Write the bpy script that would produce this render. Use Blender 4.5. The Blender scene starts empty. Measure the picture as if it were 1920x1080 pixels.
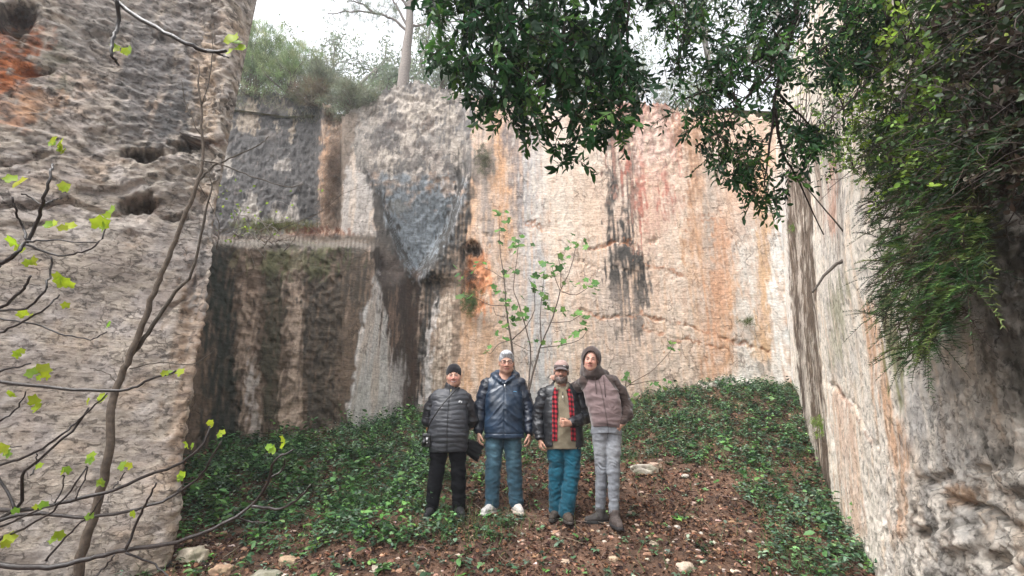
import bpy, math, random
import numpy as np
from mathutils import Vector, Matrix
R = math.radians
rng = np.random.default_rng(7)
random.seed(7)
SC = bpy.context.scene
COL = SC.collection

# ---------------------------------------------------------------- camera
PITCH = R(17.1); FPX = 870.0
cam_d = bpy.data.cameras.new('camera'); cam_d.sensor_width = 36; cam_d.lens = FPX/1920*36
cam_d.clip_start = .05; cam_d.clip_end = 500
cam = bpy.data.objects.new('camera', cam_d); COL.objects.link(cam)
cam.location = (0, 0, 0); cam.rotation_euler = (R(90)+PITCH, 0, 0)
SC.camera = cam
# ---------------------------------------------------------------- sky and sun (overcast)
SUN_EL, SUN_AZ = R(58), R(236)          # azimuth clockwise from +Y
w = bpy.data.worlds.new('World'); SC.world = w; w.use_nodes = True
nt = w.node_tree; bg = nt.nodes['Background']
sky = nt.nodes.new('ShaderNodeTexSky'); sky.sky_type = 'NISHITA'; sky.sun_disc = False
sky.sun_elevation = SUN_EL; sky.sun_rotation = SUN_AZ
sky.air_density = 1.0; sky.dust_density = 4.0; sky.ozone_density = 1.0
hs = nt.nodes.new('ShaderNodeHueSaturation'); hs.inputs['Saturation'].default_value = .18; hs.inputs['Value'].default_value = 2.3
nt.links.new(sky.outputs[0], hs.inputs['Color']); nt.links.new(hs.outputs[0], bg.inputs[0])
bg.inputs[1].default_value = .15
sl = bpy.data.lights.new('sun', 'SUN'); sl.energy = 1.0; sl.angle = R(22); sl.color = (1, .97, .93)
so = bpy.data.objects.new('sun', sl); COL.objects.link(so)
sdir = Vector((math.sin(SUN_AZ)*math.cos(SUN_EL), math.cos(SUN_AZ)*math.cos(SUN_EL), math.sin(SUN_EL)))
so.rotation_euler = sdir.to_track_quat('Z', 'Y').to_euler(); so.location = (0, -3, 12)
SC.view_settings.view_transform = 'Standard'; SC.view_settings.look = 'None'
SC.view_settings.exposure = 0.72; SC.view_settings.gamma = 1; SC.view_settings.use_curve_mapping = False

# ---------------------------------------------------------------- helpers
CP, SP = math.cos(PITCH), math.sin(PITCH)
def at(px, py, d):
    "point at camera depth d seen at photograph position px, py"
    a = (px-960)/FPX; b = (540-py)/FPX
    return Vector((a*d, d*(CP-b*SP), d*(SP+b*CP)))
def atY(px, py, Y):
    b = (540-py)/FPX
    return at(px, py, Y/(CP-b*SP))
def proj(P):
    X, Y, Z = P[..., 0], P[..., 1], P[..., 2]
    d = np.maximum(Y*CP+Z*SP, .05); u = -Y*SP+Z*CP
    return 960+FPX*X/d, 540-FPX*u/d
def sst(a, b, x):
    t = np.clip((x-a)/(b-a), 0, 1); return t*t*(3-2*t)
def _h(ix, iy, iz, s):
    n = (ix.astype(np.int64)*374761393+iy.astype(np.int64)*668265263+iz.astype(np.int64)*1274126177+s*974634777) & 0xffffffff
    n = ((n ^ (n >> 13))*1103515245) & 0xffffffff
    n = ((n ^ (n >> 16))*2246822519) & 0xffffffff
    return ((n >> 8) & 0xffff).astype(np.float32)/32767.5-1
_Rz = np.array(Matrix.Rotation(R(37), 3, 'Z')); _Rf = np.array(Matrix.Rotation(R(31), 3, 'X') @ Matrix.Rotation(R(27), 3, 'Y') @ Matrix.Rotation(R(37), 3, 'Z'))
def noise(p, f=1., s=0):
    "gradient noise, about -1..1; p (...,3), f scalar or 3 frequencies"
    f = np.asarray(f, dtype=np.float64); q = (p*f)@(_Rf if f.ndim == 0 or np.ptp(f) < 1e-9 else _Rz)+17.31*s
    i = np.floor(q); t = (q-i).astype(np.float32); i = i.astype(np.int64); w_ = t*t*t*(t*(t*6-15)+10)
    x, y, z = i[..., 0], i[..., 1], i[..., 2]; a, b, c = w_[..., 0], w_[..., 1], w_[..., 2]; u, v, w2 = t[..., 0], t[..., 1], t[..., 2]
    def G(dx, dy, dz):
        n = ((x+dx)*374761393+(y+dy)*668265263+(z+dz)*1274126177+s*974634777) & 0xffffffff
        n = ((n ^ (n >> 13))*1103515245) & 0xffffffff; n = ((n ^ (n >> 16))*2246822519) & 0xffffffff
        gx = ((n >> 8) & 255).astype(np.float32)/127.5-1; gy = ((n >> 16) & 255).astype(np.float32)/127.5-1; gz_ = ((n >> 24) & 255).astype(np.float32)/127.5-1
        return gx*(u-dx)+gy*(v-dy)+gz_*(w2-dz)
    def L(u_, v_, k): return u_+(v_-u_)*k
    return 1.9*L(L(L(G(0, 0, 0), G(1, 0, 0), a), L(G(0, 1, 0), G(1, 1, 0), a), b), L(L(G(0, 0, 1), G(1, 0, 1), a), L(G(0, 1, 1), G(1, 1, 1), a), b), c)
NYQ = [1e9]       # highest noise frequency the current mesh can carry
def fbm(p, f=1., o=4, s=0, g=.5):
    f = np.asarray(f, dtype=np.float64); r = 0; a = 1; n = 0
    for k in range(o):
        if k and f.max() > NYQ[0]: break
        r = r+a*noise(p, f, s+k); n += a; a *= g; f = f*2.03
    return r/n*1.5

def mk(name, V, F, mat=None, parent=None, col=None, smooth=True, loc=None, matidx=None):
    "one mesh object from arrays; F = (n,3) or (n,4) array, or a list of those"
    V = np.asarray(V, dtype=np.float32).reshape(-1, 3)
    Fs = F if isinstance(F, list) else [F]
    Fs = [np.asarray(f, dtype=np.int32) for f in Fs if len(f)]
    m = bpy.data.meshes.new(name)
    m.vertices.add(len(V)); m.vertices.foreach_set('co', V.ravel())
    nl = sum(f.size for f in Fs); npoly = sum(len(f) for f in Fs)
    m.loops.add(nl); m.loops.foreach_set('vertex_index', np.concatenate([f.ravel() for f in Fs]))
    m.polygons.add(npoly)
    tot = np.concatenate([np.full(len(f), f.shape[1], dtype=np.int32) for f in Fs])
    st = np.concatenate([[0], np.cumsum(tot)[:-1]]).astype(np.int32)
    m.polygons.foreach_set('loop_start', st); m.polygons.foreach_set('loop_total', tot)
    m.polygons.foreach_set('use_smooth', np.full(npoly, smooth))
    if matidx is not None: m.polygons.foreach_set('material_index', np.asarray(matidx, dtype=np.int32))
    m.update(calc_edges=True); m.validate()
    if col is not None:
        c = np.ones((len(V), 4), dtype=np.float32); c[:, :3] = np.asarray(col, dtype=np.float32).reshape(-1, 3) if np.ndim(col) > 1 else col
        at_ = m.color_attributes.new('Col', 'FLOAT_COLOR', 'POINT'); at_.data.foreach_set('color', c.ravel())
    for mm in (mat if isinstance(mat, (list, tuple)) else [mat]):
        if mm: m.materials.append(mm)
    o = bpy.data.objects.new(name, m); COL.objects.link(o)
    if parent: o.parent = parent
    if loc is not None: o.location = loc
    return o
def tag(o, label=None, cat=None, group=None, kind=None):
    if label: o['label'] = label
    if cat: o['category'] = cat
    if group: o['group'] = group
    if kind: o['kind'] = kind
    return o
def empty(name, loc, rz=0, **k):
    o = bpy.data.objects.new(name, None); COL.objects.link(o); o.location = loc; o.rotation_euler = (0, 0, rz)
    o.empty_display_size = .1
    return tag(o, **k)

# ---------------------------------------------------------------- materials
def nmat(name, rough=.8, spec=.3, sheen=0, coat=0, metal=0):
    m = bpy.data.materials.new(name); m.use_nodes = True; n = m.node_tree; b = n.nodes['Principled BSDF']
    b.inputs['Roughness'].default_value = rough; b.inputs['Specular IOR Level'].default_value = spec
    b.inputs['Metallic'].default_value = metal; b.inputs['Sheen Weight'].default_value = sheen; b.inputs['Coat Weight'].default_value = coat
    return m, n, b
def N(n, t, **k):
    x = n.nodes.new(t)
    for a, v in k.items():
        if a in x.inputs: x.inputs[a].default_value = v
        else: setattr(x, a, v)
    return x
def varied(n, src, scale, lo, hi, detail=6, vec=None, lacun=None):
    "multiply a colour by noise between lo and hi"
    t = N(n, 'ShaderNodeTexNoise', Scale=scale, Detail=detail, Roughness=.65)
    if vec: n.links.new(vec, t.inputs['Vector'])
    r = N(n, 'ShaderNodeMapRange'); r.inputs['From Min'].default_value = .3; r.inputs['From Max'].default_value = .7
    r.inputs['To Min'].default_value = lo; r.inputs['To Max'].default_value = hi
    n.links.new(t.outputs['Fac'], r.inputs['Value'])
    mx = N(n, 'ShaderNodeMix', data_type='RGBA', blend_type='MULTIPLY'); mx.inputs[0].default_value = 1
    n.links.new(src, mx.inputs[6]); n.links.new(r.outputs[0], mx.inputs[7])
    return mx.outputs[2]
def mat_col(name, rough=.8, spec=.3, nscale=30, lo=.85, hi=1.15, bump=0, bscale=60, col=None, sheen=0, coat=0, metal=0, stretch=None, transl=0, bdist=.01):
    "colour from the Col attribute or a constant, with noise variation and bump"
    m, n, b = nmat(name, rough, spec, sheen, coat, metal)
    tc = N(n, 'ShaderNodeTexCoord'); vec = tc.outputs['Object']
    if stretch:
        mp = N(n, 'ShaderNodeMapping'); mp.inputs['Scale'].default_value = stretch; n.links.new(vec, mp.inputs[0]); vec = mp.outputs[0]
    if col is None:
        a = N(n, 'ShaderNodeAttribute', attribute_name='Col'); src = a.outputs['Color']
    else:
        a = N(n, 'ShaderNodeRGB'); a.outputs[0].default_value = (*col, 1); src = a.outputs[0]
    c = varied(n, src, nscale, lo, hi, vec=vec)
    n.links.new(c, b.inputs['Base Color'])
    if bump:
        t = N(n, 'ShaderNodeTexNoise', Scale=bscale, Detail=5, Roughness=.6); n.links.new(vec, t.inputs['Vector'])
        bp = N(n, 'ShaderNodeBump', Strength=bump, Distance=bdist); n.links.new(t.outputs['Fac'], bp.inputs['Height']); n.links.new(bp.outputs[0], b.inputs['Normal'])
    if transl:
        tr = N(n, 'ShaderNodeBsdfTranslucent'); n.links.new(c, tr.inputs['Color'])
        ms = N(n, 'ShaderNodeMixShader'); ms.inputs[0].default_value = transl
        n.links.new(b.outputs[0], ms.inputs[1]); n.links.new(tr.outputs[0], ms.inputs[2])
        n.links.new(ms.outputs[0], n.nodes['Material Output'].inputs[0])
    return m
def mat_rock(name, ang, bump=.6, marks=.5, fine=1., mscale=1.0, spot=.5, stretch=(1, 1, 1)):
    "limestone: stains from Col, speckle, chisel marks running at an angle"
    m, n, b = nmat(name, .85, .25)
    tc = N(n, 'ShaderNodeTexCoord'); vec = tc.outputs['Object']
    a = N(n, 'ShaderNodeAttribute', attribute_name='Col')
    c = varied(n, a.outputs['Color'], 3.1, .84, 1.14, 8, vec)
    c = varied(n, c, 22, .74, 1.2, 10, vec)
    ms_ = N(n, 'ShaderNodeMapping'); ms_.inputs['Scale'].default_value = stretch; n.links.new(vec, ms_.inputs[0])
    ts = N(n, 'ShaderNodeTexNoise', Scale=7.5*fine, Detail=12, Roughness=.72, Distortion=.5); n.links.new(ms_.outputs[0], ts.inputs['Vector'])
    rs = N(n, 'ShaderNodeMapRange'); rs.inputs['From Min'].default_value = .405; rs.inputs['From Max'].default_value = .455; rs.inputs['To Min'].default_value = 1-spot; rs.inputs['To Max'].default_value = 1.03
    n.links.new(ts.outputs['Fac'], rs.inputs['Value'])
    m2 = N(n, 'ShaderNodeMix', data_type='RGBA', blend_type='MULTIPLY'); m2.inputs[0].default_value = 1; n.links.new(c, m2.inputs[6]); n.links.new(rs.outputs[0], m2.inputs[7]); c = m2.outputs[2]
    # fine broken cracks: edges of distorted cells, kept only where a coarse noise allows
    nd = N(n, 'ShaderNodeTexNoise', Scale=3.0, Detail=6, Roughness=.6); n.links.new(vec, nd.inputs['Vector'])
    va = N(n, 'ShaderNodeVectorMath', operation='MULTIPLY_ADD'); n.links.new(nd.outputs['Color'], va.inputs[0]); va.inputs[1].default_value = (.35, .35, .35); n.links.new(ms_.outputs[0], va.inputs[2])
    vo = N(n, 'ShaderNodeTexVoronoi', Scale=3.2*fine); vo.feature = 'DISTANCE_TO_EDGE'; n.links.new(va.outputs[0], vo.inputs['Vector'])
    rc = N(n, 'ShaderNodeMapRange'); rc.inputs['From Min'].default_value = .0; rc.inputs['From Max'].default_value = .022; n.links.new(vo.outputs['Distance'], rc.inputs['Value'])
    ng = N(n, 'ShaderNodeTexNoise', Scale=1.3, Detail=4, Roughness=.6); n.links.new(vec, ng.inputs['Vector'])
    rg = N(n, 'ShaderNodeMapRange'); rg.inputs['From Min'].default_value = .50; rg.inputs['From Max'].default_value = .58; n.links.new(ng.outputs['Fac'], rg.inputs['Value'])
    ck = N(n, 'ShaderNodeMix', data_type='FLOAT'); n.links.new(rg.outputs[0], ck.inputs[0]); ck.inputs[2].default_value = 1; n.links.new(rc.outputs[0], ck.inputs[3])
    rk = N(n, 'ShaderNodeMapRange'); rk.inputs['To Min'].default_value = .5; rk.inputs['To Max'].default_value = 1; n.links.new(ck.outputs[0], rk.inputs['Value'])
    m3 = N(n, 'ShaderNodeMix', data_type='RGBA', blend_type='MULTIPLY'); m3.inputs[0].default_value = 1; n.links.new(c, m3.inputs[6]); n.links.new(rk.outputs[0], m3.inputs[7]); c = m3.outputs[2]
    mp = N(n, 'ShaderNodeMapping'); mp.inputs['Rotation'].default_value = (0, R(ang), 0); mp.inputs['Scale'].default_value = (5*mscale, 5*mscale, 34*mscale); n.links.new(vec, mp.inputs[0])
    # chisel marks (stretched noise)
    t1 = N(n, 'ShaderNodeTexNoise', Scale=1.0, Detail=4, Roughness=.6, Distortion=.4); n.links.new(mp.outputs[0], t1.inputs['Vector'])
    t2 = N(n, 'ShaderNodeTexNoise', Scale=13.0, Detail=10, Roughness=.74); n.links.new(vec, t2.inputs['Vector'])
    t3 = N(n, 'ShaderNodeTexVoronoi', Scale=14*fine); t3.feature = 'F1'; n.links.new(vec, t3.inputs['Vector'])
    ad = N(n, 'ShaderNodeMath', operation='MULTIPLY_ADD'); n.links.new(t1.outputs['Fac'], ad.inputs[0]); ad.inputs[1].default_value = marks; n.links.new(t2.outputs['Fac'], ad.inputs[2])
    ad2 = N(n, 'ShaderNodeMath', operation='MULTIPLY_ADD'); n.links.new(t3.outputs['Distance'], ad2.inputs[0]); ad2.inputs[1].default_value = .12; n.links.new(ad.outputs[0], ad2.inputs[2])
    ad3 = N(n, 'ShaderNodeMath', operation='MULTIPLY_ADD'); n.links.new(ck.outputs[0], ad3.inputs[0]); ad3.inputs[1].default_value = .5; n.links.new(ad2.outputs[0], ad3.inputs[2])
    ad4 = N(n, 'ShaderNodeMath', operation='MULTIPLY_ADD'); n.links.new(rs.outputs[0], ad4.inputs[0]); ad4.inputs[1].default_value = .5; n.links.new(ad3.outputs[0], ad4.inputs[2])
    bp = N(n, 'ShaderNodeBump', Strength=bump, Distance=.04); n.links.new(ad4.outputs[0], bp.inputs['Height']); n.links.new(bp.outputs[0], b.inputs['Normal'])
    # low parts of the chisel noise get a darker colour
    r = N(n, 'ShaderNodeMapRange'); r.inputs['From Min'].default_value = .30; r.inputs['From Max'].default_value = .5; r.inputs['To Min'].default_value = .6; r.inputs['To Max'].default_value = 1.06
    n.links.new(t1.outputs['Fac'], r.inputs['Value'])
    mx = N(n, 'ShaderNodeMix', data_type='RGBA', blend_type='MULTIPLY'); mx.inputs[0].default_value = min(1, marks*1.3)
    n.links.new(c, mx.inputs[6]); n.links.new(r.outputs[0], mx.inputs[7]); n.links.new(mx.outputs[2], b.inputs['Base Color'])
    return m

# ---------------------------------------------------------------- geometry collectors
class Geo:
    def __init__(s): s.V = []; s.Q = []; s.T = []; s.C = []; s.n = 0
    def add(s, V, F, col=None):
        V = np.asarray(V, dtype=np.float32).reshape(-1, 3); F = np.asarray(F)
        (s.Q if F.shape[1] == 4 else s.T).append(F+s.n); s.V.append(V); s.n += len(V)
        if col is not None:
            c = np.asarray(col, dtype=np.float32); s.C.append(np.broadcast_to(c, (len(V), 3)) if c.ndim == 1 else c)
    def build(s, name, mat, parent=None, smooth=True, **k):
        V = np.concatenate(s.V); F = []
        if s.Q: F.append(np.concatenate(s.Q))
        if s.T: F.append(np.concatenate(s.T))
        off = k.pop('origin', None)
        if off is not None: V = V-np.array(off, dtype=np.float32)
        o = mk(name, V, F, mat, parent, np.concatenate(s.C) if s.C else None, smooth, **k)
        if off is not None and not parent: o.location = off
        return o
    def tube(s, pts, rad, seg=6, col=(.1, .1, .1), sub=3, wob=0):
        P = np.array([tuple(p) for p in pts], dtype=np.float64); r = np.broadcast_to(np.asarray(rad, dtype=np.float64), (len(P),)) if np.ndim(rad) == 0 or len(np.atleast_1d(rad)) == len(P) else np.linspace(rad[0], rad[1], len(P))
        if sub > 1 and len(P) > 2:
            out = []; ro = []
            E = np.vstack([2*P[0]-P[1], P, 2*P[-1]-P[-2]])
            for i in range(len(P)-1):
                for k in range(sub):
                    t = k/sub; a, b, c, d = E[i], E[i+1], E[i+2], E[i+3]
                    out.append(.5*((2*b)+(c-a)*t+(2*a-5*b+4*c-d)*t*t+(3*b-a-3*c+d)*t**3)); ro.append(r[i]*(1-t)+r[i+1]*t)
            out.append(P[-1]); ro.append(r[-1]); P = np.array(out); r = np.array(ro)
        if wob: P = P+rng.normal(0, wob, P.shape)
        T = np.gradient(P, axis=0); T /= np.linalg.norm(T, axis=1)[:, None]+1e-9
        up = np.array([.31, .17, .93]); A = np.cross(T, up); A /= np.linalg.norm(A, axis=1)[:, None]+1e-9; B = np.cross(T, A)
        th = np.arange(seg)/seg*2*math.pi
        V = P[:, None]+r[:, None, None]*(np.cos(th)[None, :, None]*A[:, None]+np.sin(th)[None, :, None]*B[:, None])
        n = len(P); i = np.arange(n-1)[:, None]*seg; j = np.arange(seg)[None]; j2 = (j+1) % seg
        F = np.stack([i+j, i+j2, i+seg+j2, i+seg+j], -1).reshape(-1, 4)
        base = s.n; s.add(V.reshape(-1, 3), F, col)
        if seg >= 4:
            cap = np.array([[0, k+1, k+2] for k in range(seg-2)])
            s.T.append(cap+base+(n-1)*seg); s.T.append(cap[:, ::-1]+base)
        return P
    def leaves(s, P, D, L, W, col, fold=.25, up=None, curl=.15, nrm=None):
        "leaf blades: P bases, D directions, L lengths, W widths; 6 vertices each"
        n = len(P); P = np.asarray(P); D = np.asarray(D)/(np.linalg.norm(D, axis=1)[:, None]+1e-9)
        L = np.broadcast_to(L, (n,))[:, None]; W = np.broadcast_to(W, (n,))[:, None]
        u = rng.normal(0, 1, (n, 3)) if nrm is None else np.asarray(nrm)+rng.normal(0, .35, (n, 3))
        S = np.cross(D, u); S /= np.linalg.norm(S, axis=1)[:, None]+1e-9; U = np.cross(S, D)
        v = np.stack([P, P+D*L*.32+S*W*.5+U*W*fold, P+D*L*.7+S*W*.42+U*(W*fold-L*curl*.4), P+D*L-U*L*curl,
                      P+D*L*.7-S*W*.42+U*(W*fold-L*curl*.4), P+D*L*.32-S*W*.5+U*W*fold, P+D*L*.5-U*L*curl*.2], 1)
        b = (np.arange(n)*7)[:, None]
        F = np.concatenate([b+np.array([0, 1, 6, 5]), b+np.array([1, 2, 3, 6]), b+np.array([6, 3, 4, 5])])
        c = np.repeat(np.broadcast_to(col, (n, 3)), 7, axis=0)
        s.add(v.reshape(-1, 3), F, c)
    def needles(s, P, D, L, W, col):
        n = len(P); D = D/(np.linalg.norm(D, axis=1)[:, None]+1e-9); u = rng.normal(0, 1, (n, 3)); S = np.cross(D, u); S /= np.linalg.norm(S, axis=1)[:, None]+1e-9
        L = np.broadcast_to(L, (n,))[:, None]; W = np.broadcast_to(W, (n,))[:, None]
        v = np.stack([P-S*W*.5, P+S*W*.5, P+D*L], 1); b = (np.arange(n)*3)[:, None]
        s.add(v.reshape(-1, 3), b+np.array([0, 1, 2]), np.repeat(np.broadcast_to(col, (n, 3)), 3, axis=0))
    def lobed(s, P, Nn, D, size, col, lobes=5):
        "palmate leaves, base at P, facing Nn, pointing D"
        n = len(P); D = D/(np.linalg.norm(D, axis=1)[:, None]+1e-9); S = np.cross(D, Nn); S /= np.linalg.norm(S, axis=1)[:, None]+1e-9; U = np.cross(S, D)
        prof = [(-180, .12), (-140, .5), (-112, .66), (-85, .56), (-55, .9), (-28, .72), (0, 1.), (28, .72), (55, .9), (85, .56), (112, .66), (140, .5)]
        size = np.broadcast_to(size, (n,))[:, None]
        C = P+D*size*.42; vs = [C-U*size*.05]
        for a, r in prof:
            a = R(a); vs.append(C+(D*math.cos(a)*r*.6+S*math.sin(a)*r*.6)*size+U*size*(rng.normal(0, .05, (n, 1))+.12*r-.05))
        v = np.stack(vs, 1); k = len(vs); b = (np.arange(n)*k)[:, None]
        F = np.concatenate([b+np.array([0, 1+i, 1+(i+1) % (k-1)]) for i in range(k-1)])
        s.add(v.reshape(-1, 3), F, np.repeat(np.broadcast_to(col, (n, 3)), k, axis=0))
def inpoly(x, y, poly):
    x = np.asarray(x); y = np.asarray(y); c = np.zeros(x.shape, bool); n = len(poly)
    for i in range(n):
        x1, y1 = poly[i]; x2, y2 = poly[(i+1) % n]
        c ^= ((y1 > y) != (y2 > y)) & (x < (x2-x1)*(y-y1)/(y2-y1+1e-9)+x1)
    return c
def pdist(x, y, pts):
    "distance to a polyline"
    d = np.full(np.shape(x), 1e9)
    for (x1, y1), (x2, y2) in zip(pts[:-1], pts[1:]):
        vx, vy = x2-x1, y2-y1; t = np.clip(((x-x1)*vx+(y-y1)*vy)/(vx*vx+vy*vy+1e-9), 0, 1)
        d = np.minimum(d, np.hypot(x-x1-t*vx, y-y1-t*vy))
    return d
def ramp_cols(n, cols, jit=.15):
    cols = np.array(cols); c = cols[rng.integers(0, len(cols), n)]*(1+rng.normal(0, jit, (n, 1)))
    return np.clip(c*(1+rng.normal(0, .05, (n, 3))), .002, 1)
# ================================================================= THE GROUND
def ground_z(X, Y):
    X = np.asarray(X, dtype=float); Y = np.asarray(Y, dtype=float)
    z = np.where(Y > 4.4, -2.42+.28*Y, -1.188+.12*(Y-4.4))
    z = np.where(Y > 10.5, -2.42+.28*10.5+0*Y, z)
    z = z+.66*sst(.3, 4.6, X)*sst(5.6, 9.6, Y)
    p = np.stack([X, Y, 0*X], -1)
    return z+.05*fbm(p, .9, 3, 3)+.02*fbm(p, 4, 3, 9)
def gz(x, y): return float(ground_z(np.array([x]), np.array([y]))[0])
xs = np.concatenate([np.arange(-14, -5, .3), np.arange(-5, 6, .035), np.arange(6, 14, .3)])
ys = np.concatenate([np.arange(-10, 2.5, .3), np.arange(2.5, 10.5, .035), np.arange(10.5, 13, .3)])
GX, GY = np.meshgrid(xs, ys, indexing='ij'); GZ = ground_z(GX, GY)
P = np.stack([GX, GY, GZ], -1)
GZ = GZ+.012*fbm(P, 14, 3, 21)
P[..., 2] = GZ
def gridF(a, b, flip=False):
    i = np.arange(a-1)[:, None]*b; j = np.arange(b-1)[None]
    F = np.stack([i+j, i+b+j, i+b+j+1, i+j+1], -1).reshape(-1, 4)
    return F[:, ::-1] if flip else F
n1 = fbm(P, 1.3, 4, 31)[..., None]; n2 = fbm(P, 9, 4, 41)[..., None]
gc = np.array([.10, .060, .042])*(1+.5*n1)+np.array([.05, .025, .014])*np.clip(n2, -.6, 1)
gc = np.clip(gc, .015, 1)
g = mk('ground', P.reshape(-1, 3), gridF(len(xs), len(ys)), mat_col('red_soil', .95, .15, 40, .5, 1.5, .8, 45, bdist=.03), None, gc.reshape(-1, 3))
tag(g, kind='structure')

# ================================================================= ROCK FACES
def warp(px, py, P, a=9, f=2.2, s=50):
    return px+a*fbm(P, (f, f, f*.8), 4, s)+.55*a*fbm(P, (15, 15, 5), 3, s+4), py+a*fbm(P, f, 4, s+9)+.4*a*fbm(P, 13, 3, s+14)
class Paint:
    def __init__(s, px, py, P, base, wa=9):
        s.P = P; s.px, s.py = warp(px, py, P, wa); s.c = np.broadcast_to(np.array(base), P.shape).copy()
        s.hf = fbm(P, (20, 20, 7), 4, 70); s.st = fbm(P, (7, 7, .7), 4, 75); s.mf = fbm(P, 4, 5, 81); s.st2 = fbm(P, (17, 17, 1.1), 4, 91)
    def mix(s, m, col, k=1.):
        m = np.clip(m*k, 0, 1)[..., None]; s.c = s.c*(1-m)+np.array(col)*m
    def ragged(s, m, amt=.5, src=None):
        n = s.hf*.35+s.mf*.3+s.st*.3+s.st2*.5 if src is None else src
        return sst(.5-.38, .5+.38, m+amt*n*(m > .002))
    def streak(s, col, pts, k=1., rag=.6, soft=.95, fade=40, src=None):
        "pts = (y, x, halfwidth) down the wall"
        y = np.array([p[0] for p in pts], float); x = np.interp(s.py, y, [p[1] for p in pts]); w = np.interp(s.py, y, [p[2] for p in pts])
        d = np.abs(s.px-x)/w; m = 1-sst(1-soft, 1+soft, d)
        m = m*sst(y[0]-fade, y[0]+fade*.3, s.py)*(1-sst(y[-1]-fade*.3, y[-1]+fade, s.py))
        s.mix(s.ragged(m, rag, src)*np.clip(.92+.35*s.mf+.45*s.st2, .25, 1.15), col, k)
    def blob(s, col, cx, cy, rx, ry, k=1., rag=.6, soft=.5):
        d = np.hypot((s.px-cx)/rx, (s.py-cy)/ry); s.mix(s.ragged(1-sst(1-soft, 1+soft, d), rag), col, k)
    def area(s, col, poly, k=1., rag=.3):
        m = blur(inpoly(s.px, s.py, poly).astype(float), 7); s.mix(s.ragged(m, rag), col, k)
    def crack(s, col, pts, w=2.2, k=1.):
        m = 1-sst(w*.35, w*1.3, pdist(s.px, s.py, pts)*(1+.6*s.hf)); s.mix(m*sst(-.25, .25, s.mf+.15), col, k*.8)
def blur(D, n):
    for _ in range(n):
        Q = np.pad(D, 1, mode='edge'); D = (Q[:-2, 1:-1]+Q[2:, 1:-1]+Q[1:-1, :-2]+Q[1:-1, 2:]+2*D)/6
    return D

NYQ[0] = 22.
# ---- back face
BXA = np.concatenate([np.arange(150, 380, 4), np.arange(380, 1500, 1.7), np.arange(1500, 1640, 5)])
topy = lambda x: np.interp(x, [330, 430, 520, 600, 640, 680, 720, 770, 860, 900, 1000, 1200, 1280, 1340, 1440, 1600], [165, 165, 175, 190, 215, 200, 172, 152, 172, 190, 195, 190, 205, 212, 222, 228])
vs = np.linspace(0, 1, 470)
PX = np.broadcast_to(BXA[:, None], (len(BXA), len(vs))).copy()
tp = topy(BXA)+3*np.sin(BXA*.11)+2.5*np.sin(BXA*.31+1)+2*np.sin(BXA*.83)
PY = tp[:, None]+(960-tp[:, None])*vs[None]
ip = np.interp
E_ = ip(PY, [440, 500, 780, 1000], [705, 703, 652, 610]); XC = ip(PY, [200, 530, 780, 1000], [785, 778, 774, 770])
VL = ip(PY, [240, 300, 350, 470, 530], [640, 672, 700, 742, 776]); VR = ip(PY, [240, 330, 430, 530, 1000], [872, 876, 850, 790, 782])
Yblk = ip(PX, [330, 430, 700], [7.1, 7.9, 8.75])
Ylow = np.where(PX < E_, Yblk, 0.)
t = np.clip((PX-E_)/(XC-E_), 0, 1); Ylow = np.where((PX >= E_) & (PX < XC), ip(E_, [330, 700], [7.2, 8.75])*(1-t**1.0)+10.05*t, Ylow)
RE = ip(PY, [330, 480, 640, 780], [884, 872, 858, 850])
t2 = np.clip((PX-XC)/(RE-XC), 0, 1); Ylow = np.where(PX >= XC, 10.05*(1-t2)+9.5*t2, Ylow)
# upper part
Yup = np.full(PX.shape, 10.7)
Yup = np.where(PX > 590, ip(PX, [590, 606, 640, 660], [10.7, 10.1, 10.0, 9.9]), Yup)
tv = np.clip((PX-VL)/24, 0, 1); inV = (PX > VL) & (PX < VR)
Yup = np.where(PX >= 640, 9.75, Yup)
lean = ip(PY, [170, 330, 530], [9.7, 9.9, 10.5])
Yv = np.minimum(lean, 9.6+(PX-VL)/26.); Yv = np.minimum(Yv, 9.5+(VR-PX)/26.)
kv = sst(250, 430, PY); Yup = np.where(inV, 9.75*(1-kv)+Yv*kv, Yup)
Yup = np.where(PX >= VR, 9.5, Yup)
m = sst(452, 462, PY+4*np.sin(PX*.05)+ip(PX, [430, 560, 690], [4, 6, -4]))
YB = np.where(PX < 705, Yup*(1-m)+Ylow*m, 0)
mR = sst(505, 540, PY); YB = np.where(PX >= 705, Yup*(1-mR)+Ylow*mR, YB)
YB = np.where((PX >= 705) & (PX >= RE), 9.5, YB)
YB = YB+ip(PX, [870, 1200, 1450], [0, .05, .1])
YB = blur(YB, 5)
b_ = (540-PY)/FPX; dd = YB/(CP-b_*SP)
P = np.stack([(PX-960)/FPX*dd, YB, dd*(SP+b_*CP)], -1)
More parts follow.
